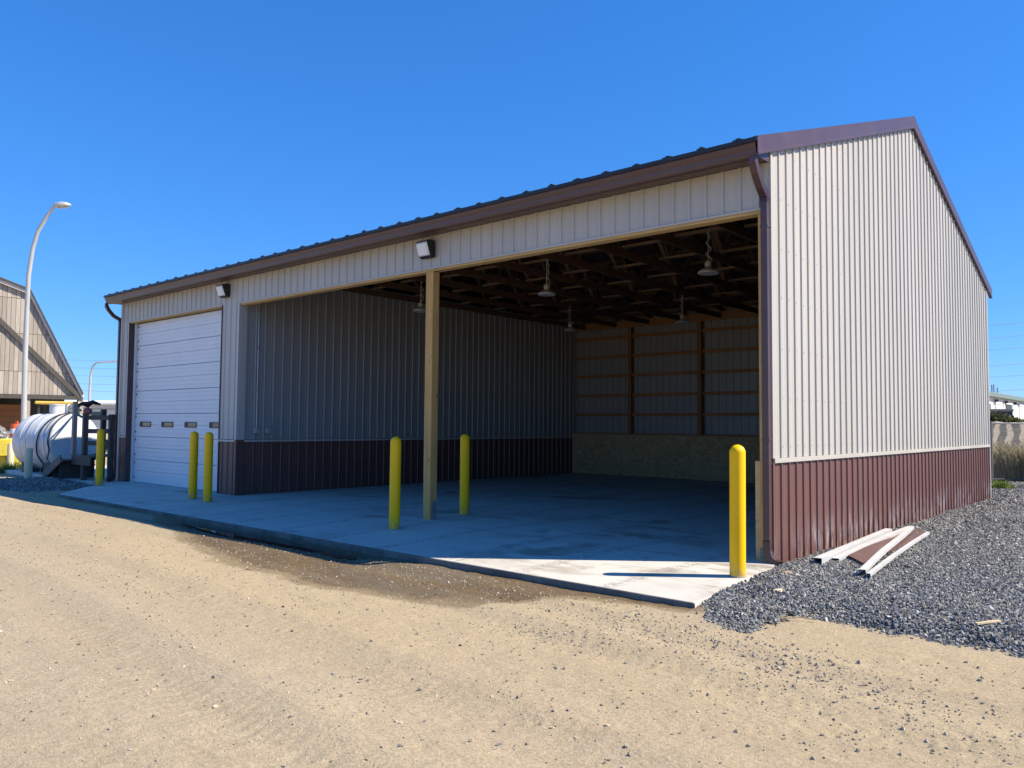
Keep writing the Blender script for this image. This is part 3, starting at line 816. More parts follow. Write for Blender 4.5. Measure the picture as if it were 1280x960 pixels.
# rake trims
def rake(x, sgn):
    for side in (-1, 1):
        mb = MB(); yA = (-.45 if sgn > 0 else -.40) if side < 0 else DB+.45; yB = DB/2
        mb.extrude([(0,.035),(sgn*.055,.035),(sgn*.055,-.15),(sgn*.062,-.155),(sgn*.062,-.185),(sgn*.0,-.185),(sgn*.0,-.175),(sgn*.048,-.165),(sgn*.045,.025),(0,.025)],
                   (x,yA,roof_z(yA)), (x,yB,roof_z(yB)), (1,0,0), (0,0,1))
        mb.build("rake_trim", BROWN, bld)
rake(.0, 1); rake(-LB, -1)
# eave return plate at the corner, fascia, soffit
for sx in (.003, -LB-.06):
    mb = MB(); mb.add([(sx,-.44,roof_z(-.44)-.18),(sx,-.0,ZE-.02),(sx,.02,roof_z(.02)-.18),(sx+.008,-.44,roof_z(-.44)-.18),(sx+.008,-.0,ZE-.02),(sx+.008,.02,roof_z(.02)-.18)],
        [(0,1,2),(5,4,3),(0,3,4,1),(1,4,5,2),(2,5,3,0)]); mb.build("eave_return", BROWN, bld)
piece("fascia", BROWN, (-LB-.05,.0,-.325,-.30,4.655,4.85), 0)
sf = MB()
xx = -.005
sme = None
while xx > -LB-.04:       # vented soffit strips, each its own piece
    if sme is None:
        mb = MB(); mb.extrude([(0,0),(-.10,0),(-.104,.008),(-.108,0),(-.20,0),(-.204,.008),(-.208,0),(-.302,0),(-.302,.012),(0,.012)], (0,-.298,4.672), (0,-.004,4.702), (1,0,0), (0,0,1))
        sme = mb.mesh("soffit_panel", BROWN)
    obj("soffit_panel", sme, bld, (xx,0,0)); xx -= .305
# K-style gutter
gp_ = [(-.33,4.665),(-.405,4.665),(-.418,4.69),(-.425,4.735),(-.445,4.765),(-.458,4.80),(-.458,4.832),(-.445,4.832),(-.445,4.805),(-.43,4.77),(-.41,4.735),(-.40,4.68),(-.335,4.68),(-.335,4.835),(-.33,4.835)]
mb = MB(); mb.extrude(gp_, (.018,0,0), (-LB-.06,0,0), (0,1,0), (0,0,1)); gut = mb.build("gutter", BROWN, bld)
for xx in (.016, -LB-.063):
    mb = MB(); mb.extrude([(-.332,4.667),(-.405,4.667),(-.43,4.74),(-.456,4.80),(-.456,4.83),(-.332,4.83)], (xx,0,0), (xx+.007,0,0), (0,1,0), (0,0,1)); mb.build("gutter_end_cap", BROWN, gut)
# downspouts
def ridge_elbow(mb, pts, wd, dp, side):
    for i in range(len(pts)-1):
        a = Vector(pts[i]); c = Vector(pts[i+1]); nb = max(2, int((c-a).length/.022))
        for k in range(nb):
            mm = a.lerp(c, (k+.5)/nb); d = (c-a).normalized()*.005
            mb.rtube([mm-d, mm+d], wd+.012, dp+.012, side)
def downspout(xc, yo, bott, sgn, name="downspout"):
    mb = MB(); top = [(xc,-.385,4.67),(xc,-.385,4.60),(xc,-.33,4.50),(xc,-.20,4.36),(xc,yo,4.27),(xc,yo,4.20)]
    path = top+[(xc,yo,2.2),(xc,yo,.24)]
    mb.rtube(path, .078, .072, (1,0,0))
    ridge_elbow(mb, top[1:], .078, .072, (1,0,0))
    o = mb.build(name, BROWN, bld)
    eb = MB(); pth = [(xc,yo,.26)]+bott
    sd = (0,1,0) if abs(sgn) else (1,0,0)
    eb.rtube(pth, .072 if sgn else .078, .078 if sgn else .072, sd); ridge_elbow(eb, pth, .072 if sgn else .078, .078 if sgn else .072, sd)
    eb.build("downspout_elbow", BROWN, o)
    for z in (1.4, 3.9): MB().box(xc-.046,xc+.046,yo-.041,yo+.06,z,z+.03).build("strap", BROWN, o)
downspout(-.030, -.078, [(-.030,-.078,.14),(-.005,-.078,.06),(.05,-.078,.01),(.12,-.078,-.005)], 1)
downspout(-LB-.09, -.02, [(-LB-.09,-.03,.14),(-LB-.09,-.08,.06),(-LB-.09,-.16,.03),(-LB-.09,-.22,.02)], 0)

# back wall framing seen through the opening
yb = 12.03
for z in (4.36,3.75,3.14,2.52,1.91):
    for xa in np.arange(-12.0, -.2, 2.43):
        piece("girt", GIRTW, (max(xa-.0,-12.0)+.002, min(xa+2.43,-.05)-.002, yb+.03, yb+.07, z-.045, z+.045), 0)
piece("eave_girt", GIRTW, (-12.0,-.05,yb-.09,yb-.05,4.62,4.86), .003)
piece("grade_board", GIRTW, (-12.0,-.05,yb-.02,yb+.02,1.293,1.335), 0)
for xa in np.arange(-12.08, -.2, 2.4):
    if xa < -11.9: continue
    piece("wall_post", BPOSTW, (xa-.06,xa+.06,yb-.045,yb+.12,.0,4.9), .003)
for i, xa in enumerate(np.arange(-12.44, -.3, 2.43)):
    q = piece("plywood_sheet", PLY, (max(xa,-11.86)+.003,min(xa+2.43,-.06)-.003,yb-.075,yb-.06,.01,1.285), 0)
# inside of the right gable
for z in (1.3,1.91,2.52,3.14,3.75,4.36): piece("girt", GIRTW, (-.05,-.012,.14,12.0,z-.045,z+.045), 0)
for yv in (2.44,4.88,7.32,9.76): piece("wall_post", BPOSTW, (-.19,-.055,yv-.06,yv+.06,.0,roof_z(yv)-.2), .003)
piece("plywood_sheet", PLY, (-.205,-.193,.2,11.9,.01,1.22), 0)

# trusses
def truss_meshes():
    L_ = {}
    h0 = 4.70
    def ztop(y): return roof_z(y)-.15
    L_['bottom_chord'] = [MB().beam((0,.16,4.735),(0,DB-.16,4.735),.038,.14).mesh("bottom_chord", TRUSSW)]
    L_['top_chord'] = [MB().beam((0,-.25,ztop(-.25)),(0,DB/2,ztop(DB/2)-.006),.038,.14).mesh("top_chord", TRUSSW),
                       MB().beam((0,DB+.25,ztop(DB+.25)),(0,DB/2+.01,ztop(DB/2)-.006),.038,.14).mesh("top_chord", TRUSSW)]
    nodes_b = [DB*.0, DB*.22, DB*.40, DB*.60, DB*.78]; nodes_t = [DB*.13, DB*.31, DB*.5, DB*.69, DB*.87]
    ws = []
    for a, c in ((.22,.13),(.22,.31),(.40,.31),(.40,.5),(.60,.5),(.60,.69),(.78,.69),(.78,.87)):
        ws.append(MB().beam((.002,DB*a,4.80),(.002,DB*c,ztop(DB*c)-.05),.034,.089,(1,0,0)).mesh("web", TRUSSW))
    L_['web'] = ws
    return L_
TM = truss_meshes()
xt = -.62
tx = []
while xt > -12.0:
    tr = empty("truss", (xt,0,0), parent=bld); tx.append(xt)
    for nm, ms in TM.items():
        for me in ms: obj(nm, me, tr)
    xt -= 1.19
# purlins on the trusses, lateral ties between bottom chords
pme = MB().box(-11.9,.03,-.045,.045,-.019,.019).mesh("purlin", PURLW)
for s_ in np.arange(.15, 6.0, .61):
    for side in (-1, 1):
        yv = s_ if side < 0 else DB-s_
        o = obj("purlin", pme, bld, (0,yv,roof_z(yv)-.055)); o.rotation_euler = (math.atan(SL)*(1 if side < 0 else -1),0,0)
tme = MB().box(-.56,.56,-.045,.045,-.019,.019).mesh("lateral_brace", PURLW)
for i in range(len(tx)-1):
    for j, yv in enumerate((1.6,3.1,4.6,6.1,7.6,9.1,10.6)):
        obj("lateral_brace", tme, bld, ((tx[i]+tx[i+1])/2, yv+(.10 if (i+j) % 2 else -.06), 4.835))

# outlet boxes and conduit on the partition
for k_, (yv, lab) in enumerate(((.42,"grey outlet box below a conduit on the partition, nearer the front pier"),(.70,"grey outlet box on the partition, farther from the front pier"))):
    o = empty("outlet_box", (OX0+.02,yv,1.39)); tag(o, lab, "outlet box", "outlet boxes on the partition")
    MB().box(0,.06,-.055,.055,-.06,.06).build("box_body", GALV, o, bevel=.006)
    MB().box(.06,.072,-.05,.05,-.055,.055).build("cover_plate", LAMPM, o, bevel=.003)
    if k_ == 0:
        MB().tube([(.03,0,.06),(.03,0,3.2)],.013,8).build("conduit", GALV, o, smooth=40)
        for z in (.9,1.8,2.6): MB().box(.0,.046,-.022,.022,z,z+.03).build("conduit_clip", GALV, o)

# ------------------------------------------------------------------ wall lights
LENS, t, b = new_mat("frosted_lens"); b.inputs['Base Color'].default_value = (.80,.81,.80,1); b.inputs['Roughness'].default_value = .25
def wall_light():
    o = empty("wall_light", (0,0,0))
    w2 = .14
    mb = MB(); mb.extrude([(0,.14),(-.13,.14),(-.19,.11),(-.10,-.125),(-.06,-.145),(0,-.145)], (-w2,0,0), (w2,0,0), (0,1,0), (0,0,1)); mb.build("housing", BLACK, o, bevel=.008)
    mb = MB(); n_ = Vector((0,-.24,-.09)).normalized()
    p = [Vector((0,-.187,.095)), Vector((0,-.108,-.118))]; up = (p[0]-p[1]).normalized(); nn = up.cross(Vector((-1,0,0))).normalized()
    if nn.y > 0: nn = -nn
    q = []
    for off in (-.004, .022):
        ins = 0 if off < 0 else .02
        q += [p[1]+nn*off+up*ins+Vector((-w2+.012+ins,0,0)), p[1]+nn*off+up*ins+Vector((w2-.012-ins,0,0)), p[0]+nn*off-up*ins+Vector((w2-.012-ins,0,0)), p[0]+nn*off-up*ins+Vector((-w2+.012+ins,0,0))]
    mb.add(q, [(3,2,1,0),(4,5,6,7),(0,1,5,4),(1,2,6,5),(2,3,7,6),(3,0,4,7)]); mb.build("lens", LENS, o)
    MB().box(-.10,.10,-.06,-.0,.14,.155).build("mounting_plate", BLACK, o)
    return o
wl = wall_light()
wl.location = (-5.86,-.03,4.46); tag(wl, "black wall light with pale lens above the timber middle post", "wall light", "wall lights under the eave")
w2_ = copy_tree(wl); w2_.location = (-12.42,-.03,4.46); w2_['label'] = "black wall light with pale lens beside the white overhead door"

# ------------------------------------------------------------------ pendant lamps
def pendant():
    o = empty("pendant_lamp", (0,0,0))
    mb = MB(); mb.lathe([(.0,.055),(.03,.055),(.045,.05),(.15,-.005),(.168,-.03),(.165,-.034),(.14,-.02),(.03,.02)], 28); mb.build("shade", LAMPM, o, smooth=35)
    MB().lathe([(.150,-.028),(.166,-.030),(.172,-.045),(.166,-.055),(.150,-.052)], 28).build("rim_ring", LAMPM, o, smooth=50)
    MB().lathe([(.03,.05),(.055,.06),(.058,.11),(.045,.145),(.02,.15)], 18).build("driver_housing", LAMPM, o, smooth=35)
    MB().lathe([(.14,-.035),(.145,-.04),(.10,-.048),(.0,-.05)], 24).build("diffuser", LENS, o, smooth=40)
    mb = MB()
    path = [(.0,0,.15)]
    z = .15
    while z < .60:   # chain links
        a = 0 if int(z*1000/28) % 2 else PI/2
        mb.tube([(math.cos(a)*.010*math.cos(q), math.sin(a)*.010*math.cos(q), z+.016+.018*math.sin(q)) for q in np.linspace(0,2*PI,9)], .0038, 4, False)
        z += .026
    c = mb.build("chain", LAMPM, o); c['kind'] = 'stuff'
    pts = [(.02+.045*math.sin(q*2.3)*math.exp(-q*.12), .045*math.cos(q*1.9)*math.exp(-q*.1)-.03, .14+q*.062) for q in np.linspace(0,7.6,40)]
    MB().tube(pts,.0065,6).build("cord", simple("pale_cable", (.42,.42,.40), .5) if "pale_cable" not in MATS else MATS["pale_cable"], o, smooth=60)
    MB().tube([(0,0,.60),(.012,0,.63),(.0,0,.66)],.007,6).build("hook", LAMPM, o)
    return o
lp = pendant()
spots = [((-2.2,2.72,4.09),"pendant lamp nearest the open corner, under the dark trusses"),
         ((-5.58,2.75,4.09),"pendant lamp just right of the timber middle post"),
         ((-9.15,2.77,4.09),"pendant lamp partly hidden behind the timber middle post"),
         ((-5.58,7.95,4.08),"small pendant lamp before the right part of the plank back wall"),
         ((-8.68,7.60,4.08),"small pendant lamp by the back corner at the dark partition")]
for i, (p, lab) in enumerate(spots):
    o = lp if i == 0 else copy_tree(lp)
    o.location = p; o.rotation_euler = (0,0,i*1.3); tag(o, lab, "lamp", "pendant lamps in the open bay")

# ------------------------------------------------------------------ bollards
def bollard():
    o = empty("bollard", (0,0,0))
    r = .084; pr = [(r,.0),(r,1.31)]+[(r*math.cos(a), 1.31+r*1.02*math.sin(a)) for a in np.linspace(.15,PI/2-.02,9)]
    MB().lathe(pr, 32).build("sleeve", YELLOW, o, smooth=40)
    MB().lathe([(r+.006,-.03),(r+.006,.006),(r,.012)], 32).build("base_ring", simple("caulk", (.30,.27,.2), .9), o, smooth=40)
    return o
bo = bollard()
for i, (x, y, lab) in enumerate(((.02,-.96,"sunlit yellow bollard at the slab corner by the gable"),
    (-5.48,-1.02,"yellow bollard in front of the timber middle post"),
    (-5.94,.95,"yellow bollard inside the bay behind the timber middle post"),
    (-11.22,-.98,"yellow bollard at the pier edge, right one of the close pair"),
    (-12.05,-.87,"yellow bollard before the overhead door, left one of the close pair"),
    (-16.79,-.87,"yellow bollard standing alone by the far left downspout"))):
    o = bo if i == 0 else copy_tree(bo)
    o.location = (x, y, slab_z(y)); o.rotation_euler = (random.uniform(-.004,.004),random.uniform(-.004,.004),i*.9); tag(o, lab, "bollard", "yellow bollards around the openings")
def cream(x, y, h, lab):
    o = empty("cream_bollard", (x,y,-.1)); tag(o, lab, "bollard", "cream bollards by the tank")
    MB().lathe([(.10,0),(.10,h-.02),(.09,h),(.02,h+.01)], 20).build("pipe", CREAM, o, smooth=40)
cream(-20.9,-1.15,.90,"short faded cream post in shade before the white tank")
cream(-25.6,-.20,.92,"short cream post in sun beside a small weed")

# ------------------------------------------------------------------ scraps by the gable
def hollow(name, p0, p1, wd, hg, mat, wall=.003, roll=0):
    mb = MB(); p0 = Vector(p0); p1 = Vector(p1); d = (p1-p0).normalized(); sd = d.cross(Vector((0,0,1))).normalized(); u = sd.cross(d)
    q = Matrix.Rotation(roll, 3, d); sd = q @ sd; u = q @ u
    out = [(-wd/2,-hg/2),(wd/2,-hg/2),(wd/2,hg/2),(-wd/2,hg/2)]; inn = [(a*(1-2*wall/wd), c*(1-2*wall/hg)) for a, c in out]
    vs = [p+sd*a+u*c for p in (p0,p1) for a, c in out]+[p+sd*a+u*c for p in (p0,p1) for a, c in inn]
    fs = []
    for k in range(4):
        n_ = (k+1) % 4
        fs += [(k,n_,4+n_,4+k),(8+n_,8+k,12+k,12+n_),(k,8+k,8+n_,n_),(4+k,4+n_,12+n_,12+k)]
    mb.add(vs, fs); return mb.build(name, mat)
def strip(name, pts, mat, prof):
    mb = MB(); P = [Vector(p) for p in pts]; vs = []
    n = len(prof)
    for i, p in enumerate(P):
        d = (P[min(i+1,len(P)-1)]-P[max(0,i-1)]).normalized(); sd = d.cross(Vector((0,0,1))).normalized(); u = sd.cross(d)
        vs += [p+sd*a+u*c for a, c in prof]
    fs = [(i*n+k,i*n+(k+1) % n,(i+1)*n+(k+1) % n,(i+1)*n+k) for i in range(len(P)-1) for k in range(n)]+[tuple(range(n))[::-1], tuple((len(P)-1)*n+k for k in range(n))]
    mb.add(vs, fs); return mb.build(name, mat)
o = hollow("scrap_downspout", (.475,.10,.06), (.25,3.55,.05), .092, .072, WHITE2); tag(o, "white square downspout offcut with its open end facing out, beside the brown wall", "pipe", "metal offcuts on the gravel")
flat = lambda w_, h_=.004: [(-w_/2,0),(w_/2,0),(w_/2,h_),(-w_/2,h_)]
zed = lambda w_: [(-w_/2,0),(-w_/2+.003,0),(-w_/2+.003,.03),(w_/2-.003,.03),(w_/2-.003,0),(w_/2,0),(w_/2,.034),(-w_/2,.034)]
o = strip("scrap_flashing", [(.56,.42,.03),(.50,1.6,.045),(.44,3.0,.05),(.37,4.25,.035)], WHITE2, zed(.085)); tag(o, "white flashing strip lying along the square downspout offcut", "flashing", "metal offcuts on the gravel")
# brown sheet, slightly buckled
mb = MB(); NU, NV = 12, 3
for i in range(NU+1):
    for j in range(NV+1):
        a = i/NU; c = j/NV
        p = Vector((.60,.72,0)).lerp(Vector((.36,4.40,0)), a).lerp(Vector((.88,.36,0)).lerp(Vector((.72,3.80,0)), a), c)
        mb.v.append((p.x,p.y,.045+.012*math.sin(a*5+c*2)+.02*(1-c)*(1-a)))
n0 = len(mb.v); mb.v += [(a,c,z-.004) for a, c, z in mb.v]
for i in range(NU):
    for j in range(NV):
        q = (i*(NV+1)+j,(i+1)*(NV+1)+j,(i+1)*(NV+1)+j+1,i*(NV+1)+j+1); mb.f.append(q); mb.f.append(tuple(k+n0 for k in q[::-1]))
o = mb.build("scrap_sheet", simple("brown_sheet_metal", (.125,.066,.055), .5, 0, .1, 3, dirt=(.25,.2,.17), dirt_amt=.3)); tag(o, "flat brown metal sheet lying between the white offcuts", "metal sheet", "metal offcuts on the gravel")
o = strip("scrap_flashing", [(1.07,-.26,.055),(.88,1.1,.085),(.66,2.7,.08),(.46,3.95,.07)], WHITE2, zed(.068)); tag(o, "white flashing strip lying askew on top of the brown sheet", "flashing", "metal offcuts on the gravel")
o = strip("scrap_flashing", [(1.16,-.36,.04),(1.02,1.0,.055),(.88,2.4,.055),(.76,3.62,.045)], WHITE2, zed(.042)); tag(o, "outermost white flashing strip, farthest from the wall", "flashing", "metal offcuts on the gravel")
o = strip("scrap_flashing", [(.99,-.20,.030),(.93,.4,.045),(.86,1.2,.06)], WHITE2, flat(.05,.006)); tag(o, "short thin white strip end tucked under the askew flashing", "flashing", "metal offcuts on the gravel")
def rock(name, x, y, s, mat, lab):
    mb = MB(); n = 8
    pr = [(.15,-.3),(.45,-.15),(.5,.05),(.35,.22),(.12,.3)]
    for r, z in pr:
        for k in range(n):
            an = 2*PI*k/n; j = 1+random.uniform(-.22,.22); mb.v.append((r*s*1.3*j*math.cos(an), r*s*.8*j*math.sin(an), z*s*.6))
    mb.f = [(i*n+k,i*n+(k+1) % n,(i+1)*n+(k+1) % n,(i+1)*n+k) for i in range(len(pr)-1) for k in range(n)]+[tuple(range(n))[::-1], tuple((len(pr)-1)*n+k for k in range(n))]
    o = mb.build(name, mat, loc=(x,y,float(bed_h(np.array([x]),np.array([y]))[0])+s*.2)); o.rotation_euler = (0,0,random.uniform(0,3)); tag(o, lab, "rock")
SANDST = simple("sandstone", (.50,.36,.23), .9, 0, .2, 12, bmp=.5); PALEST = simple("pale_chip", (.66,.52,.34), .85, 0, .2, 12)
rock("rock", .42,-.62,.10,SANDST,"pinkish tan rock on the gravel by the downspout foot")
rock("rock", .66,-1.42,.09,PALEST,"pale flat rock on the gravel near the slab corner")
rock("rock", 1.35,-1.72,.06,SANDST,"small tan rock at the edge where gravel meets sand")
o = strip("wood_stick", [(2.38,-1.66,.0),(2.46,-1.56,.012),(2.51,-1.47,.01)], simple("pale_stick", (.58,.46,.28), .85), [(-.014,0),(.014,0),(.012,.014),(-.012,.014)]); tag(o, "pale splintered stick lying on the gravel at right", "stick")
o.location.z = -.0
TWIG = simple("dry_twig", (.30,.23,.14), .9)
o = MB().tube([(1.05,-2.35,-.09),(1.0,-2.25,-.075),(1.12,-2.1,-.07),(1.25,-2.05,-.08)],.005,5).build("twig", TWIG); tag(o, "thin dry stem curled on the sand before the gravel edge", "twig")

# ------------------------------------------------------------------ street lamp and distant lamp
def arc_lamp(name, pts, rads, head_at, hd, size, mat, lab):
    b0 = Vector(pts[0]); o = empty(name, b0); tag(o, lab, "street lamp")
    MB().tube([Vector(p)-b0 for p in pts], rads, 12).build("pole", mat, o, smooth=60)
    MB().lathe([(rads[0]*1.9,0),(rads[0]*1.9,.05),(rads[0]*1.2,.08),(rads[0]*1.15,.25)], 14).build("base_flange", mat, o)
    hd = Vector(hd).normalized(); sd = hd.cross(Vector((0,0,1))).normalized(); u = sd.cross(hd); c = Vector(head_at)-b0
    mb = MB(); vs = []
    prof = [(0,.10,.12),(.15,.20,.22),(.45,.28,.27),(.8,.24,.20),(1.0,.08,.07)]
    n = 10
    for a, wd, hg in prof:
        for k in range(n):
            an = 2*PI*k/n; vs.append(c+hd*(a*size)+sd*(wd*size*math.cos(an))+u*(hg*size*math.sin(an)*(1 if math.sin(an) > 0 else .6)))
    fs = [(i*n+k,i*n+(k+1) % n,(i+1)*n+(k+1) % n,(i+1)*n+k) for i in range(len(prof)-1) for k in range(n)]+[tuple(range(n))[::-1], tuple((len(prof)-1)*n+k for k in range(n))]
    mb.add(vs, fs); mb.build("lamp_head", LAMPM, o, smooth=50)
    vs = [c+hd*(a*size)+sd*(b_*size)-u*(.175*size) for a, b_ in ((.2,-.12),(.75,-.12),(.75,.12),(.2,.12))]+[c+hd*(a*size)+sd*(b_*size)-u*(.14*size) for a, b_ in ((.2,-.12),(.75,-.12),(.75,.12),(.2,.12))]
    mb = MB(); mb.add(vs, [(0,1,2,3),(7,6,5,4),(0,4,5,1),(1,5,6,2),(2,6,7,3),(3,7,4,0)]); mb.build("lens", simple("lamp_lens", (.5,.46,.36), .3), o)
POLEW = simple("painted_pole", (.50,.50,.49), .4, .2, .05, 2)
arc_lamp("street_lamp", [(-33.3,2.56,-.12),(-33.27,2.5,2),(-33.22,2.45,4.0),(-33.1,2.41,6.0),(-32.98,2.38,7.6),(-32.82,2.44,8.7),(-32.61,2.54,9.42),(-32.3,2.77,10.08),(-32.0,3.0,10.62)],
         [.112,.107,.102,.096,.09,.084,.079,.072,.064], (-32.05,2.95,10.52), (.45,.80,.12), .62, POLEW, "tall grey street lamp with a bent arm before the wooden barn")
arc_lamp("street_lamp", [(-112.9,35.1,-.12),(-112.7,35.05,6),(-112.6,35.05,7.83),(-112.34,35.2,9.17),(-111.9,35.5,9.68),(-111.2,36.1,9.8),(-109.8,37.37,9.86)], [.16,.15,.14,.13,.12,.11,.10], (-109.8,37.37,9.84), (.7,.7,.0), .9, POLEW, "distant thin white lamp post between the barn and the garage")

# ------------------------------------------------------------------ fuel tank, hoses, pump, steps
axd = Vector((.94,.337,0)).normalized(); tk = empty("fuel_tank", (-22.2,.52,0), math.atan2(axd.y, axd.x)); tag(tk, "white horizontal fuel tank lying on low supports by the steps", "tank")
TANKW = simple("white_tank_paint", (.62,.63,.63), .42, 0, .09, 2.5, dirt=(.38,.34,.27), dirt_amt=.6)
TR = .865
pr = [(.05,-1.95),(.45,-1.90),(.72,-1.80),(.82,-1.66),(TR,-1.5),(TR,-1.32),(TR+.008,-1.31),(TR+.008,-1.27),(TR,-1.26),(TR,-.72),(TR+.008,-.71),(TR+.008,-.67),(TR,-.66),(TR,-.02),(TR-.015,.0)]
MB().lathe(pr, 40, (0,0,.92), (1,0,0)).build("shell", TANKW, tk, smooth=35)
MB().lathe([(TR-.012,.002),(TR-.03,.03),(.4,.10),(.03,.12)], 40, (0,0,.92), (1,0,0)).build("end_cap", TANKW, tk, smooth=40)
MB().lathe([(.21,0),(.21,.34),(.225,.345),(.225,.38),(.02,.39)], 20, (-.95,.1,1.70)).build("hatch", TANKW, tk, smooth=35)
for xx in (-1.05,-.28): MB().lathe([(TR+.001,-.03),(TR+.010,-.028),(TR+.010,.028),(TR+.001,.03)], 40, (xx,0,.92), (1,0,0)).build("strap", GALV, tk, smooth=30)
MB().tube([(-.3,-.1,1.74),(-.3,-.1,2.02),(-.3,-.02,2.08),(-.3,.06,2.02)], .03, 8).build("vent_pipe", GALV, tk, smooth=60)
MB().tube([(.10,-.3,.32),(.24,-.3,.32),(.26,-.3,.18)], .035, 8).build("drain_valve", simple("brass_fitting", (.25,.19,.08), .45, .6), tk, smooth=60)
for xx in (-1.35,-.4): MB().box(xx-.12,xx+.12,-.62,.62,.0,.34).build("saddle", CONCF, tk, bevel=.01)
RUB = simple("black_rubber", (.012,.012,.014), .5)
def hose(pts, lab):
    P = [Vector(p) for p in pts]; Q = []
    for i in range(len(P)-1):
        a, b_, c, d = P[max(0,i-1)], P[i], P[i+1], P[min(len(P)-1,i+2)]
        for k in range(6):
            t_ = k/6; Q.append(.5*((2*b_)+(c-a)*t_+(2*a-5*b_+4*c-d)*t_*t_+(3*b_-a-3*c+d)*t_**3))
    Q.append(P[-1]); o = MB().tube(Q,.022,8).build("fuel_hose", RUB, smooth=60); tag(o, lab, "hose", "hoses over the tank")
c0 = Vector((-21.44,.44,.92)); sdv = Vector((-axd.y*-1, -axd.x, 0))
def tl(x, a, r=TR+.03):
    """point on the tank: x along the axis, a = angle down from the top towards the drive"""
    c = Vector((x, -math.sin(a)*r, .92+math.cos(a)*r)); q = Matrix.Rotation(math.atan2(axd.y, axd.x), 3, 'Z')
    return tuple(q @ c + Vector((-22.2,.52,0)))
hose([(-19.72,-.32,1.98),(-20.7,.0,1.92),tl(-.12,R(-4),TR+.06),tl(-.30,R(25)),tl(-.42,R(55)),tl(-.50,R(85)),tl(-.52,R(112),TR+.05),tl(-.40,R(132),TR+.12),(-21.6,-.62,.10),(-20.9,-.72,.03)], "longer black hose draped over the white tank down to the lowest step")
hose([(-19.72,-.28,1.88),(-20.6,.05,1.86),tl(.0,R(2),TR+.07),tl(-.03,R(28)),tl(-.05,R(58)),tl(-.05,R(85)),tl(.02,R(105),TR+.06),(-21.3,-.55,.48)], "shorter black hose hanging beside the tank end")
pp = empty("fuel_pump", (-19.72,-.42,0)); tag(pp, "weathered post carrying a red and dark hand pump with fittings", "pump")
MB().box(-.06,.06,-.05,.05,.0,2.1).build("pump_post", GREYWV, pp)
RED = simple("faded_red_paint", (.38,.10,.09), .5)
MB().lathe([(.05,0),(.11,.02),(.12,.12),(.10,.17),(.04,.19)], 14, (-.02,.34,1.74)).build("pump_body", RED, pp, smooth=40)
MB().tube([(.0,.05,1.98),(.0,.18,2.05),(.0,.34,2.03),(.0,.46,2.10),(.0,.66,2.04)], [.04,.055,.085,.06,.03], 8).build("valve", simple("dark_cast_metal", (.05,.05,.052), .5, .5), pp, smooth=60)
MB().tube([(-.02,.34,1.92),(-.02,.34,2.06)],.05,8).build("neck", RED, pp)
MB().tube([(.0,.06,1.75),(.0,.18,1.68),(.0,.26,1.72)],.035,8).build("pipe_elbow", GALV, pp)
stp = empty("wooden_steps", (-19.0,0,0)); tag(stp, "weathered timber steps and railed platform beside the tank", "steps")
for k_, (x0, z) in enumerate(((-1.55,.17),(-1.12,.36),(-.68,.54))):
    MB().box(x0,x0+.42,-.85,.15,z-.04,z).build("tread", GREYW, stp)
    MB().box(x0+.03,x0+.07,-.8,.1,.0,z-.042).build("riser", DARKW, stp)
MB().beam((-1.5,-.88,.05),(-.3,-.88,.56),.05,.22).build("stringer", GREYW, stp)
for k_ in range(7): MB().box(-.3+k_*.175,-.3+k_*.175+.165,-.6,1.2,.62,.66).build("deck_board", GREYW, stp)
for (x_, y_, z0, z1) in ((.30,-.52,.0,1.78),(-.24,.15,.0,1.9),(.92,-.1,.0,1.75),(.92,1.1,.0,1.75),(-.24,1.1,.0,1.75),(.62,.5,.0,1.7)):
    MB().box(x_-.06,x_+.06,y_-.06,y_+.06,z0,z1).build("post", DARKW, stp)
for z in (1.66,1.30,.98):
    MB().beam((.30,-.50,z),(.92,-.16,z),.04,.12).build("rail", DARKW, stp)
    MB().beam((-.24,.2,z),(-.24,1.1,z),.04,.12).build("rail", DARKW, stp)
    MB().beam((-.24,1.06,z),(.92,1.06,z),.04,.12).build("rail", DARKW, stp)
MB().beam((.36,-.45,.5),(.9,-.1,.95),.04,.09).build("brace", DARKW, stp)
MB().box(-.3,.95,-.62,-.58,.40,.66).build("skirt_board", DARKW, stp)

# ------------------------------------------------------------------ yellow blocks, barrel
YBLK = simple("yellow_block_paint", (.70,.54,.05), .75, 0, .12, 5, dirt=(.42,.36,.2), dirt_amt=.5, bmp=.3)
def block(x, y, z, rz, lab, L_=1.3, h=.62):
    o = empty("concrete_block", (x,y,z), rz); tag(o, lab, "concrete block", "yellow concrete blocks by the tank")
    mb = MB(); mb.extrude([(-.42,0),(.42,0),(.30,h*.45),(.24,h),(-.24,h),(-.30,h*.45)], (-L_/2,0,0), (L_/2,0,0), (0,1,0), (0,0,1)); mb.build("block_body", YBLK, o, bevel=.02)
    mb = MB(); mb.tube([(-.1+.2*k/6, 0, h+.10*math.sin(PI*k/6)-.01) for k in range(7)], .012, 6); mb.build("lifting_loop", GALV, o)
block(-29.3,1.45,-.1,R(150),"lower yellow concrete block near the tank end", 1.5, .62)
block(-30.9,1.25,.24,R(155),"upper yellow concrete block stacked behind the lower one", 1.9, .62)
block(-31.2,1.2,-.38,R(155),"bottom yellow concrete block under the stacked one", 1.9, .62)
br = empty("traffic_barrel", (-36.9,3.35,.30)); tag(br, "orange and white striped traffic barrel behind the yellow blocks", "traffic barrel")
ORG = simple("orange_plastic", (.80,.13,.02), .45); WHT = simple("white_sheeting", (.80,.80,.78), .4)
MB().box(-.4,.4,-.4,.4,.0,.07).build("base", BLACK, br)
MB().box(-.7,.7,-.7,.7,-.45,-.0).build("plinth", CONCF, br)
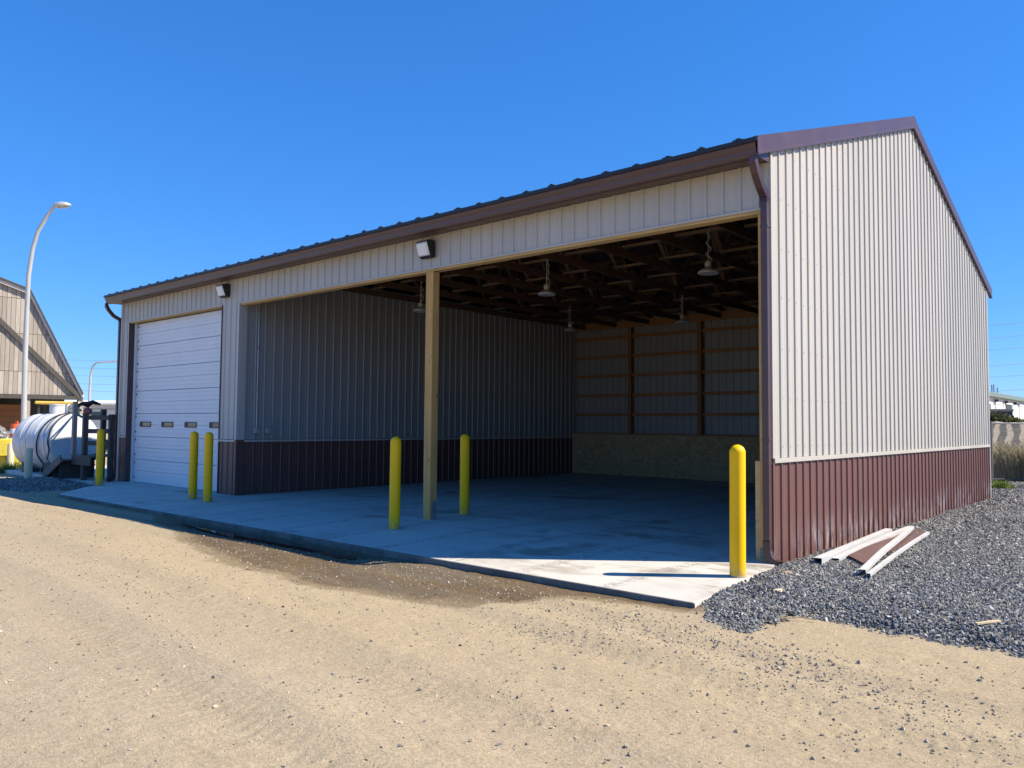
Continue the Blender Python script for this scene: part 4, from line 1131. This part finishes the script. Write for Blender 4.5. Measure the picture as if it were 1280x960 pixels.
for z0, z1, r0, mt in ((.07,.30,.30,ORG),(.30,.50,.285,WHT),(.50,.68,.27,ORG),(.68,.90,.255,WHT),(.90,1.12,.24,ORG)):
    MB().lathe([(r0,z0),(r0-.004,(z0+z1)/2),(r0-.015,z1)],20).build("band", mt, br, smooth=40)
MB().box(-.16,.16,-.02,.02,1.12,1.24).build("handle", ORG, br)

# ------------------------------------------------------------------ barn
bcx = Vector((-49.53,10.78,0)); bu = Vector((-.22,-.975,0)).normalized(); bnn = Vector((-bu.y,bu.x,0))
if bnn.dot(Vector((3.8,-8.9,0))-bcx) < 0: bnn = -bnn
bn_ = empty("wooden_barn", bcx); tag(bn_, "large weathered plank barn with a steep gambrel gable", "barn")
def bp(u, z, d=0): return bu*u+bnn*d+Vector((0,0,z))
prof = [(0,3.15),(3.05,9.40),(9.0,11.5),(14.95,9.40),(18,3.15)]
def btop(u):
    for (a, z0), (c, z1) in zip(prof[:-1], prof[1:]):
        if a <= u <= c: return z0+(z1-z0)*(u-a)/(c-a)
    return 3.15
mbrd, t, b = new_mat("weathered_board")
oi = nd(t, "ShaderNodeNewGeometry")
v = coords(t, (4,4,.5)); n1 = noise(t, v, 2.0, 6, .7)
at_ = nd(t, "ShaderNodeAttribute", attribute_name="tone")
cc = mixc(t, at_.outputs['Fac'], (.315,.275,.23), (.49,.435,.37)); cc = mixc(t, math_(t,'MULTIPLY',ramp(t, n1, (.4,.7)),.5), cc, (.26,.215,.17))
lk(t, cc, b.inputs['Base Color']); b.inputs['Roughness'].default_value = .9
bw = .235; rows = [3.15,4.55,6.85,9.0,12.3]
mb = MB(); tones = []
for r in range(4):
    u = 0
    while u < 18:
        u1 = min(u+bw-.018, 18); zb = rows[r]+.012
        za, zc = min(btop(u), rows[r+1]-.012), min(btop(u1), rows[r+1]-.012)
        if max(za,zc) > zb+.05:
            za = max(za, zb+.01); zc = max(zc, zb+.01); d = .02+random.uniform(0,.02)+.012*(r % 2)
            vs = [bp(u,zb,d),bp(u1,zb,d),bp(u1,zc,d),bp(u,za,d),bp(u,zb,-.05),bp(u1,zb,-.05),bp(u1,zc,-.05),bp(u,za,-.05)]
            mb.add(vs, [(0,1,2,3),(3,2,6,7),(0,3,7,4),(1,5,6,2),(0,4,5,1)]); tones += [random.random()]*8
        u += bw
o = mb.build("board_siding", mbrd, bn_); attr(o.data, "tone", tones); o['kind'] = 'stuff'
mb = MB(); mb.add([bp(u,z-(.12 if z < 4 else 0),-.06) for u, z in prof], [tuple(range(5))]); mb.build("backing_wall", DARKW, bn_)
ROOFD = simple("dark_shingle", (.07,.06,.055), .9)
WTRIM = simple("pale_fascia", (.62,.58,.53), .6)
for (a, z0), (c, z1) in zip(prof[:-1], prof[1:]):
    k = "roof_slope"
    mb = MB(); mb.add([bp(a,z0+.18,.35),bp(c,z1+.18,.35),bp(c,z1+.18,-24),bp(a,z0+.18,-24),bp(a,z0+.06,.35),bp(c,z1+.06,.35),bp(c,z1+.06,-24),bp(a,z0+.06,-24)], [(0,1,2,3),(7,6,5,4),(0,4,5,1),(1,5,6,2),(2,6,7,3),(3,7,4,0)]); mb.build(k, ROOFD, bn_)
    mb = MB(); mb.beam(bp(a,z0-.04,.20), bp(c,z1-.04,.20), .10, .20); mb.build("barge_board", WTRIM, bn_)
MB().beam(bp(.1,3.0,.12), bp(6.4,9.6,.12)*1.0 if False else bp(4.75,7.75,.12), .20, .26).build("diagonal_strip", DARKW, bn_)  # dark strip running diagonally over the gable, proud of the boards
MB().beam(bp(0,3.02,.05), bp(18,3.02,.05), .3, .24).build("sill_beam", DARKW, bn_)
for u in (.12,3.0,6.0,9.0,12,15,17.9): MB().beam(bp(u,-.1,-.02), bp(u,2.9,-.02), .30, .30).build("post", GREYWV, bn_)
for k_ in range(6):
    MB().beam(bp(2.5,.55+k_*.37,-3.2), bp(17.8,.55+k_*.37,-3.2), .12, .35).build("wall_plank", ORANGEW, bn_)
MB().beam(bp(0.3,2.2,-6), bp(17.8,2.2,-6), .12, 5.0).build("rear_wall", DARKW, bn_)
# grey heap under the barn edge
def heap2(x, y): return -.1+1.5*np.exp(-((x+41.5)/2.2)**2-((y-3.4)/1.5)**2)
n = 3500; x = rng.normal(-41.3,1.6,n); y = rng.normal(3.3,1.1,n)
hx = np.linspace(-46,-37,30); hy = np.linspace(.4,6.6,24); HX, HY = np.meshgrid(hx,hy,indexing='ij')
o = scatter("aggregate_heap", np.stack([x,y,heap2(x,y)],1), rng.uniform(.05,.16,n), GRP_STONE, "grey aggregate heap beside the barn behind the barrel", "gravel heap")
mb = MB(); mb.v = [tuple(q) for q in np.stack([HX,HY,heap2(HX,HY)-.03],-1).reshape(-1,3).tolist()]; mb.f = [(i*24+j,(i+1)*24+j,(i+1)*24+j+1,i*24+j+1) for i in range(29) for j in range(23)]
q = mb.build("heap_base", GBED, o, smooth=60); q['kind'] = 'stuff'
# small loader with a yellow canopy behind the tank
ld_ = empty("loader", (-36.2,5.2,-.1), R(62)); tag(ld_, "small dark loader with a yellow canopy behind the white tank", "loader")
DK = simple("dark_machine_paint", (.04,.05,.055), .5); YC = simple("yellow_canopy_paint", (.66,.48,.10), .5)
mb = MB(); mb.extrude([(-1.1,.55),(1.2,.55),(1.3,1.0),(.4,1.3),(.3,1.55),(-1.1,1.5)], (0,-.55,0), (0,.55,0), (1,0,0), (0,0,1)); mb.build("body", DK, ld_, bevel=.04)
MB().box(-1.2,.55,-.75,.75,2.42,2.56).build("canopy", YC, ld_, bevel=.04)
for x_ in (-1.05,.4):
    for y_ in (-.62,.62): MB().beam((x_,y_,1.4),(x_,y_,2.42),.07,.07).build("canopy_post", DK, ld_)
for x_ in (-.75,.85):
    for y_ in (-.72,.72):
        wq = MB().lathe([(.2,-.13),(.42,-.13),(.46,-.08),(.46,.08),(.42,.13),(.2,.13)], 20, (x_,y_,.46), (0,1,0)).build("wheel", RUB, ld_, smooth=30)
MB().box(-.55,.05,-.3,.3,1.5,1.72).build("seat", BLACK, ld_, bevel=.03)
MB().box(1.3,1.75,-.8,.8,.2,.8).build("bucket", DK, ld_, bevel=.03)

# ------------------------------------------------------------------ far buildings
WALLW = simple("pale_wall_paint", (.66,.65,.61), .7, 0, .05, .3)
fb = empty("warehouse", (-140,34,0), math.atan2(34,16)*0+R(40)); tag(fb, "distant long white warehouse between the barn and the garage", "warehouse")
MB().box(-14,40,-6,6,-.2,4.1).build("wall", WALLW, fb)
mb = MB(); mb.extrude([(-6.5,4.1),(6.5,4.1),(6.5,4.35),(0,4.9),(-6.5,4.35)], (-14.5,0,0), (40.5,0,0), (0,1,0), (0,0,1)); mb.build("roof", simple("white_roof", (.78,.78,.76), .6), fb)
for k_ in range(9): MB().box(-10+k_*5.2,-10+k_*5.2+1.8,-6.06,-6.0,1.8,3.0).build("window", GLASS, fb)
MB().box(-14,40,-6.08,-6.01,3.3,3.5).build("band_trim", simple("beige_band", (.5,.44,.34), .7), fb)

b2 = empty("workshop", (-14.84,94.3,0), R(90)); tag(b2, "distant white workshop with roller doors and rooftop pipes", "building")
# local x runs along the sunlit facade, away from the camera
MB().box(-30,60,0,16,-.2,5.2).build("wall", WALLW, b2)
GRN = simple("grey_green_fascia", (.16,.22,.21), .6)
MB().box(-30.5,60.5,-.5,16.4,5.2,5.75).build("roof", GRN, b2, bevel=.05)
for k_, (x0, x1, z1_, mt) in enumerate(((-.8,1.4,4.4,DK),(4.3,7.6,4.5,WHT),(10.8,14.6,4.6,DK),(20,24,4.6,WHT))):
    q = MB().box(x0,x1,-.08,-.0,.1,z1_).build("roller_door", mt, b2)
    MB().box(x0-.25,x1+.25,-.14,-.05,z1_,z1_+.25).build("door_frame", WALLW, q)
for x0, h in ((2.0,.9),(6.2,1.5),(14.0,1.5),(15.3,1.6),(17.6,1.3)): MB().tube([(x0,2,5.7),(x0,2,5.7+h)],.09,6).build("vent_pipe", GALV, b2)
MB().box(9.0,10.6,2,3.4,5.7,6.25).build("roof_unit", GRN, b2)
for x0 in (3.6,9.6,15.6): MB().box(x0,x0+.3,-.45,-.1,4.7,5.0).build("flood_lamp", DK, b2)

tr = empty("dump_truck", (-12.7,89.6,.25), R(100)); tag(tr, "dark blue dump truck parked before the white workshop", "truck")
BLU = simple("dark_blue_paint", (.014,.022,.05), .3)
MB().box(-1.7,.9,-1.0,1.0,2.0,3.15).build("dump_body", BLU, tr, bevel=.05)
MB().box(-1.8,1.1,-1.08,1.08,3.15,3.4).build("body_rail", simple("grey_rail", (.2,.2,.2), .5), tr, bevel=.03)
mb = MB(); mb.extrude([(.95,1.0),(2.1,1.0),(2.1,2.2),(1.85,3.0),(.95,3.0)], (0,-1,0), (0,1,0), (1,0,0), (0,0,1)); cb = mb.build("cab", BLU, tr, bevel=.05)
MB().box(1.1,1.8,-1.02,-1.0,2.2,2.8).build("side_window", GLASS, cb)
for x_ in (-1.2,-.3,1.5):
    for y_ in (-.9,.9): MB().lathe([(.25,-.15),(.5,-.15),(.5,.15),(.25,.15)], 18, (x_,y_,.5), (0,1,0)).build("wheel", RUB, tr)
MB().box(-1.7,2.1,-.6,.6,.6,1.0).build("chassis", DK, tr)

# embankment rising behind the fence
mb = MB(); nx_, ny_ = 40, 30
for i in range(nx_):
    for j in range(ny_):
        x_ = -14+i*.9; s_ = j/(ny_-1); y_ = 21.5+s_*17+.2*x_*0
        z_ = -.12+1.95*float(sstep(0,.55,np.array(s_)))+(.16*math.sin((x_*2.4+y_*1.3))*(1-s_))+random.uniform(-.05,.05)
        mb.v.append((x_,y_,z_))
mb.f = [(i*ny_+j,(i+1)*ny_+j,(i+1)*ny_+j+1,i*ny_+j+1) for i in range(nx_-1) for j in range(ny_-1)]
m, t, b = new_mat("eroded_bank"); v = coords(t)
wvn = nd(t, "ShaderNodeTexWave", wave_type='BANDS', bands_direction='X'); lk(t, coords(t, (1,.30,1), (0,0,R(-24))), wvn.inputs[0]); wvn.inputs['Scale'].default_value = .75; wvn.inputs['Distortion'].default_value = 3.5; wvn.inputs['Detail'].default_value = 4; wvn.inputs['Detail Scale'].default_value = 1.6
cc = mixc(t, ramp(t, wvn.outputs[1], (.45,.75)), (.06,.054,.048), (.34,.28,.21)); cc = mixc(t, math_(t,'MULTIPLY',ramp(t, noise(t, v, 5, 6), (.4,.65)),.5), cc, (.17,.15,.085))
lk(t, cc, b.inputs['Base Color']); b.inputs['Roughness'].default_value = .95
tag(mb.build("embankment", m, smooth=60), kind='structure')

# leaf blades helper
def blades(n, pos, h0, h1, wd, lean, seed=1):
    g = np.random.default_rng(seed); P = pos(g, n); h = g.uniform(h0, h1, n); a = g.uniform(0, 2*PI, n); l = g.uniform(0, lean, n)*h; la = g.uniform(0, 2*PI, n)
    w_ = wd*g.uniform(.6,1.4,n)
    d = np.stack([np.cos(a),np.sin(a),np.zeros(n)],1)*w_[:,None]
    tip = P+np.stack([np.cos(la)*l, np.sin(la)*l, h],1); mid = P*.5+tip*.5+np.stack([np.zeros(n),np.zeros(n),h*.08],1)
    V = np.stack([P-d*.5,P+d*.5,mid-d*.4,mid+d*.4,tip],1).reshape(-1,3)
    mb = MB(); mb.v = [tuple(q) for q in V.tolist()]
    for i in range(n): k = i*5; mb.f += [(k,k+1,k+3,k+2),(k+2,k+3,k+4)]
    return mb, np.repeat(g.random(n), 5)
def leaf_mat(name, c1, c2, c3):
    m, t, b = new_mat(name); a = nd(t, "ShaderNodeAttribute", attribute_name="tone")
    cr = nd(t, "ShaderNodeValToRGB"); lk(t, a.outputs['Fac'], cr.inputs[0]); e = cr.color_ramp.elements; e.new(.5)
    for k, c in enumerate((c1,c2,c3)): e[k].position = k*.5; e[k].color = (*c,1)
    lk(t, cr.outputs[0], b.inputs['Base Color']); b.inputs['Roughness'].default_value = .8
    tl_ = nd(t, "ShaderNodeBsdfTranslucent"); lk(t, cr.outputs[0], tl_.inputs['Color'])
    ms = nd(t, "ShaderNodeMixShader"); ms.inputs[0].default_value = .45; lk(t, b.outputs[0], ms.inputs[1]); lk(t, tl_.outputs[0], ms.inputs[2])
    lk(t, ms.outputs[0], t.nodes["Material Output"].inputs['Surface'])
    return m
DRY = leaf_mat("dry_stalk", (.20,.17,.07), (.38,.31,.16), (.55,.47,.30)); GRN2 = leaf_mat("weed_leaf", (.08,.12,.025), (.13,.19,.04), (.24,.27,.07)); HED = leaf_mat("hedge_leaf", (.035,.055,.02), (.08,.10,.03), (.16,.13,.05))
mb, tn = blades(9000, lambda g, n: np.stack([g.uniform(-3.6,3.5,n), 20.1+g.gamma(1.6,.42,n), np.full(n,-.1)],1), .5, 1.35, .022, .45, 3)
o = mb.build("dry_weeds", DRY); attr(o.data, "tone", tn); tag(o, "tall dry tan weeds along the foot of the fence", "weeds", kind='stuff')
mb, tn = blades(3500, lambda g, n: np.stack([g.uniform(-3.6,3.5,n), 20.1+g.gamma(1.6,.5,n), g.uniform(.2,.8,n)],1), .1, .4, .05, 1.2, 4)
o = mb.build("dry_seed_heads", DRY); attr(o.data, "tone", tn*.6+.4); tag(o, "feathery pale seed heads among the fence weeds", "weeds", kind='stuff')
def weed(x, y, z, r, h, n, lab, seed):
    mb, tn = blades(n, lambda g, k: np.stack([g.normal(0,r*.45,k), g.normal(0,r*.45,k), np.zeros(k)],1), h*.25, h, .022, 1.5, seed)
    o = mb.build("weed_plant", GRN2, loc=(x,y,z)); attr(o.data, "tone", tn); tag(o, lab, "weed")
weed(-.42,15.9,-.03,.30,.24,380,"green weed growing from the gravel behind the gable corner",5)
weed(-25.2,-.35,-.12,.42,.42,420,"yellow green weed at the foot of the sunny cream post",6)
weed(-27.4,.4,-.12,.5,.3,260,"low straggly weed near the yellow blocks",7)
# hedge: leaf faces through the volume over a twig core
g = np.random.default_rng(9); n = 9000
hx = g.uniform(-13,8,n); hy = 43.4+g.normal(0,.45,n)+.35*(hx+4)*.9; hz = 1.55+g.random(n)*.75*(.75+.25*np.sin(hx*2.1))
mb, tn = blades(n, lambda g2, k: np.stack([hx,hy,hz],1), .1, .28, .16, 1.5, 10)
hd_ = mb.build("hedge", HED); attr(hd_.data, "tone", tn); tag(hd_, "low clipped hedge on the bank before the workshop", "hedge")
mb = MB()
for k_ in range(40):
    xx = -13+k_*.53; mb.tube([(xx,43.4+.315*(xx+4),1.3),(xx+random.uniform(-.1,.1),43.4+.315*(xx+4)+.1,2.0)],.03,5)
mb.build("stems", DARKW, hd_)['kind'] = 'stuff'

# chain-link fence
FENCEM = simple("dull_grey_fence", (.20,.20,.20), .5, .4)
fn = empty("chain_link_fence", (-1.25,19.35,-.05), 0); tag(fn, "grey chain link fence behind the gravel with weeds beyond", "fence")
fd = Vector((.78,.68,0)).normalized(); fd = Vector((.757,.653,0)); FL = 7.0
def fp(s_, z): return fd*s_+Vector((0,0,z))
for s_ in (-3.0,.02,3.05,6.1):
    MB().tube([fp(s_,0),fp(s_,1.84)],.045,10).build("post", FENCEM, fn, smooth=60)
MB().tube([fp(-3.0,1.78),fp(6.4,1.78)],.022,8).build("top_rail", FENCEM, fn, smooth=60)
MB().tube([fp(-3.0,.06),fp(6.4,.06)],.012,6).build("tension_wire", FENCEM, fn)
mb = MB(); sp = .10; H = 1.7
for k_ in range(int((9.4+H)/sp)):
    for sg in (1,-1):
        s0 = -3.0+k_*sp-(H if sg > 0 else 0)
        a, c = (s0, .06), (s0+H, .06+H)
        if sg < 0: a, c = (s0, .06+H), (s0+H, .06)
        # clip to the run
        lo, hi = max(a[0],-3.0), min(c[0],6.4)
        if hi-lo < .02: continue
        z = lambda q: a[1]+(c[1]-a[1])*(q-a[0])/(c[0]-a[0])
        mb.tube([fp(lo,z(lo)), fp(hi,z(hi))], .0022, 3, False)
q = mb.build("wire_mesh", FENCEM, fn); q['kind'] = 'stuff'

# power lines far behind
WIRE = simple("wire", (.16,.17,.19), .6)
for k_, (y1, y2, lab) in enumerate(((19.8,37,"topmost overhead power line behind the barn roof edge"),(17.6,33,"second overhead power line from the top, left of the garage"),(15.4,29.5,"third overhead power line from the top, left of the garage"),
        (13.2,24,"overhead power line just above the bend of the distant lamp post"),(11.3,20.5,"overhead power line just below the bend of the distant lamp post"),(8.2,16.5,"lowest overhead power line, close above the white warehouse"))):
    pts = []
    for q in np.linspace(0,1,33):
        p = Vector((-260,70,y1)).lerp(Vector((120,330,y2)), q); p.z -= 3*math.sin(PI*((q*3) % 1)); pts.append(p)
    o = MB().tube(pts,.035,4,False).build("power_line", WIRE); tag(o, lab, "power line", "overhead power lines")
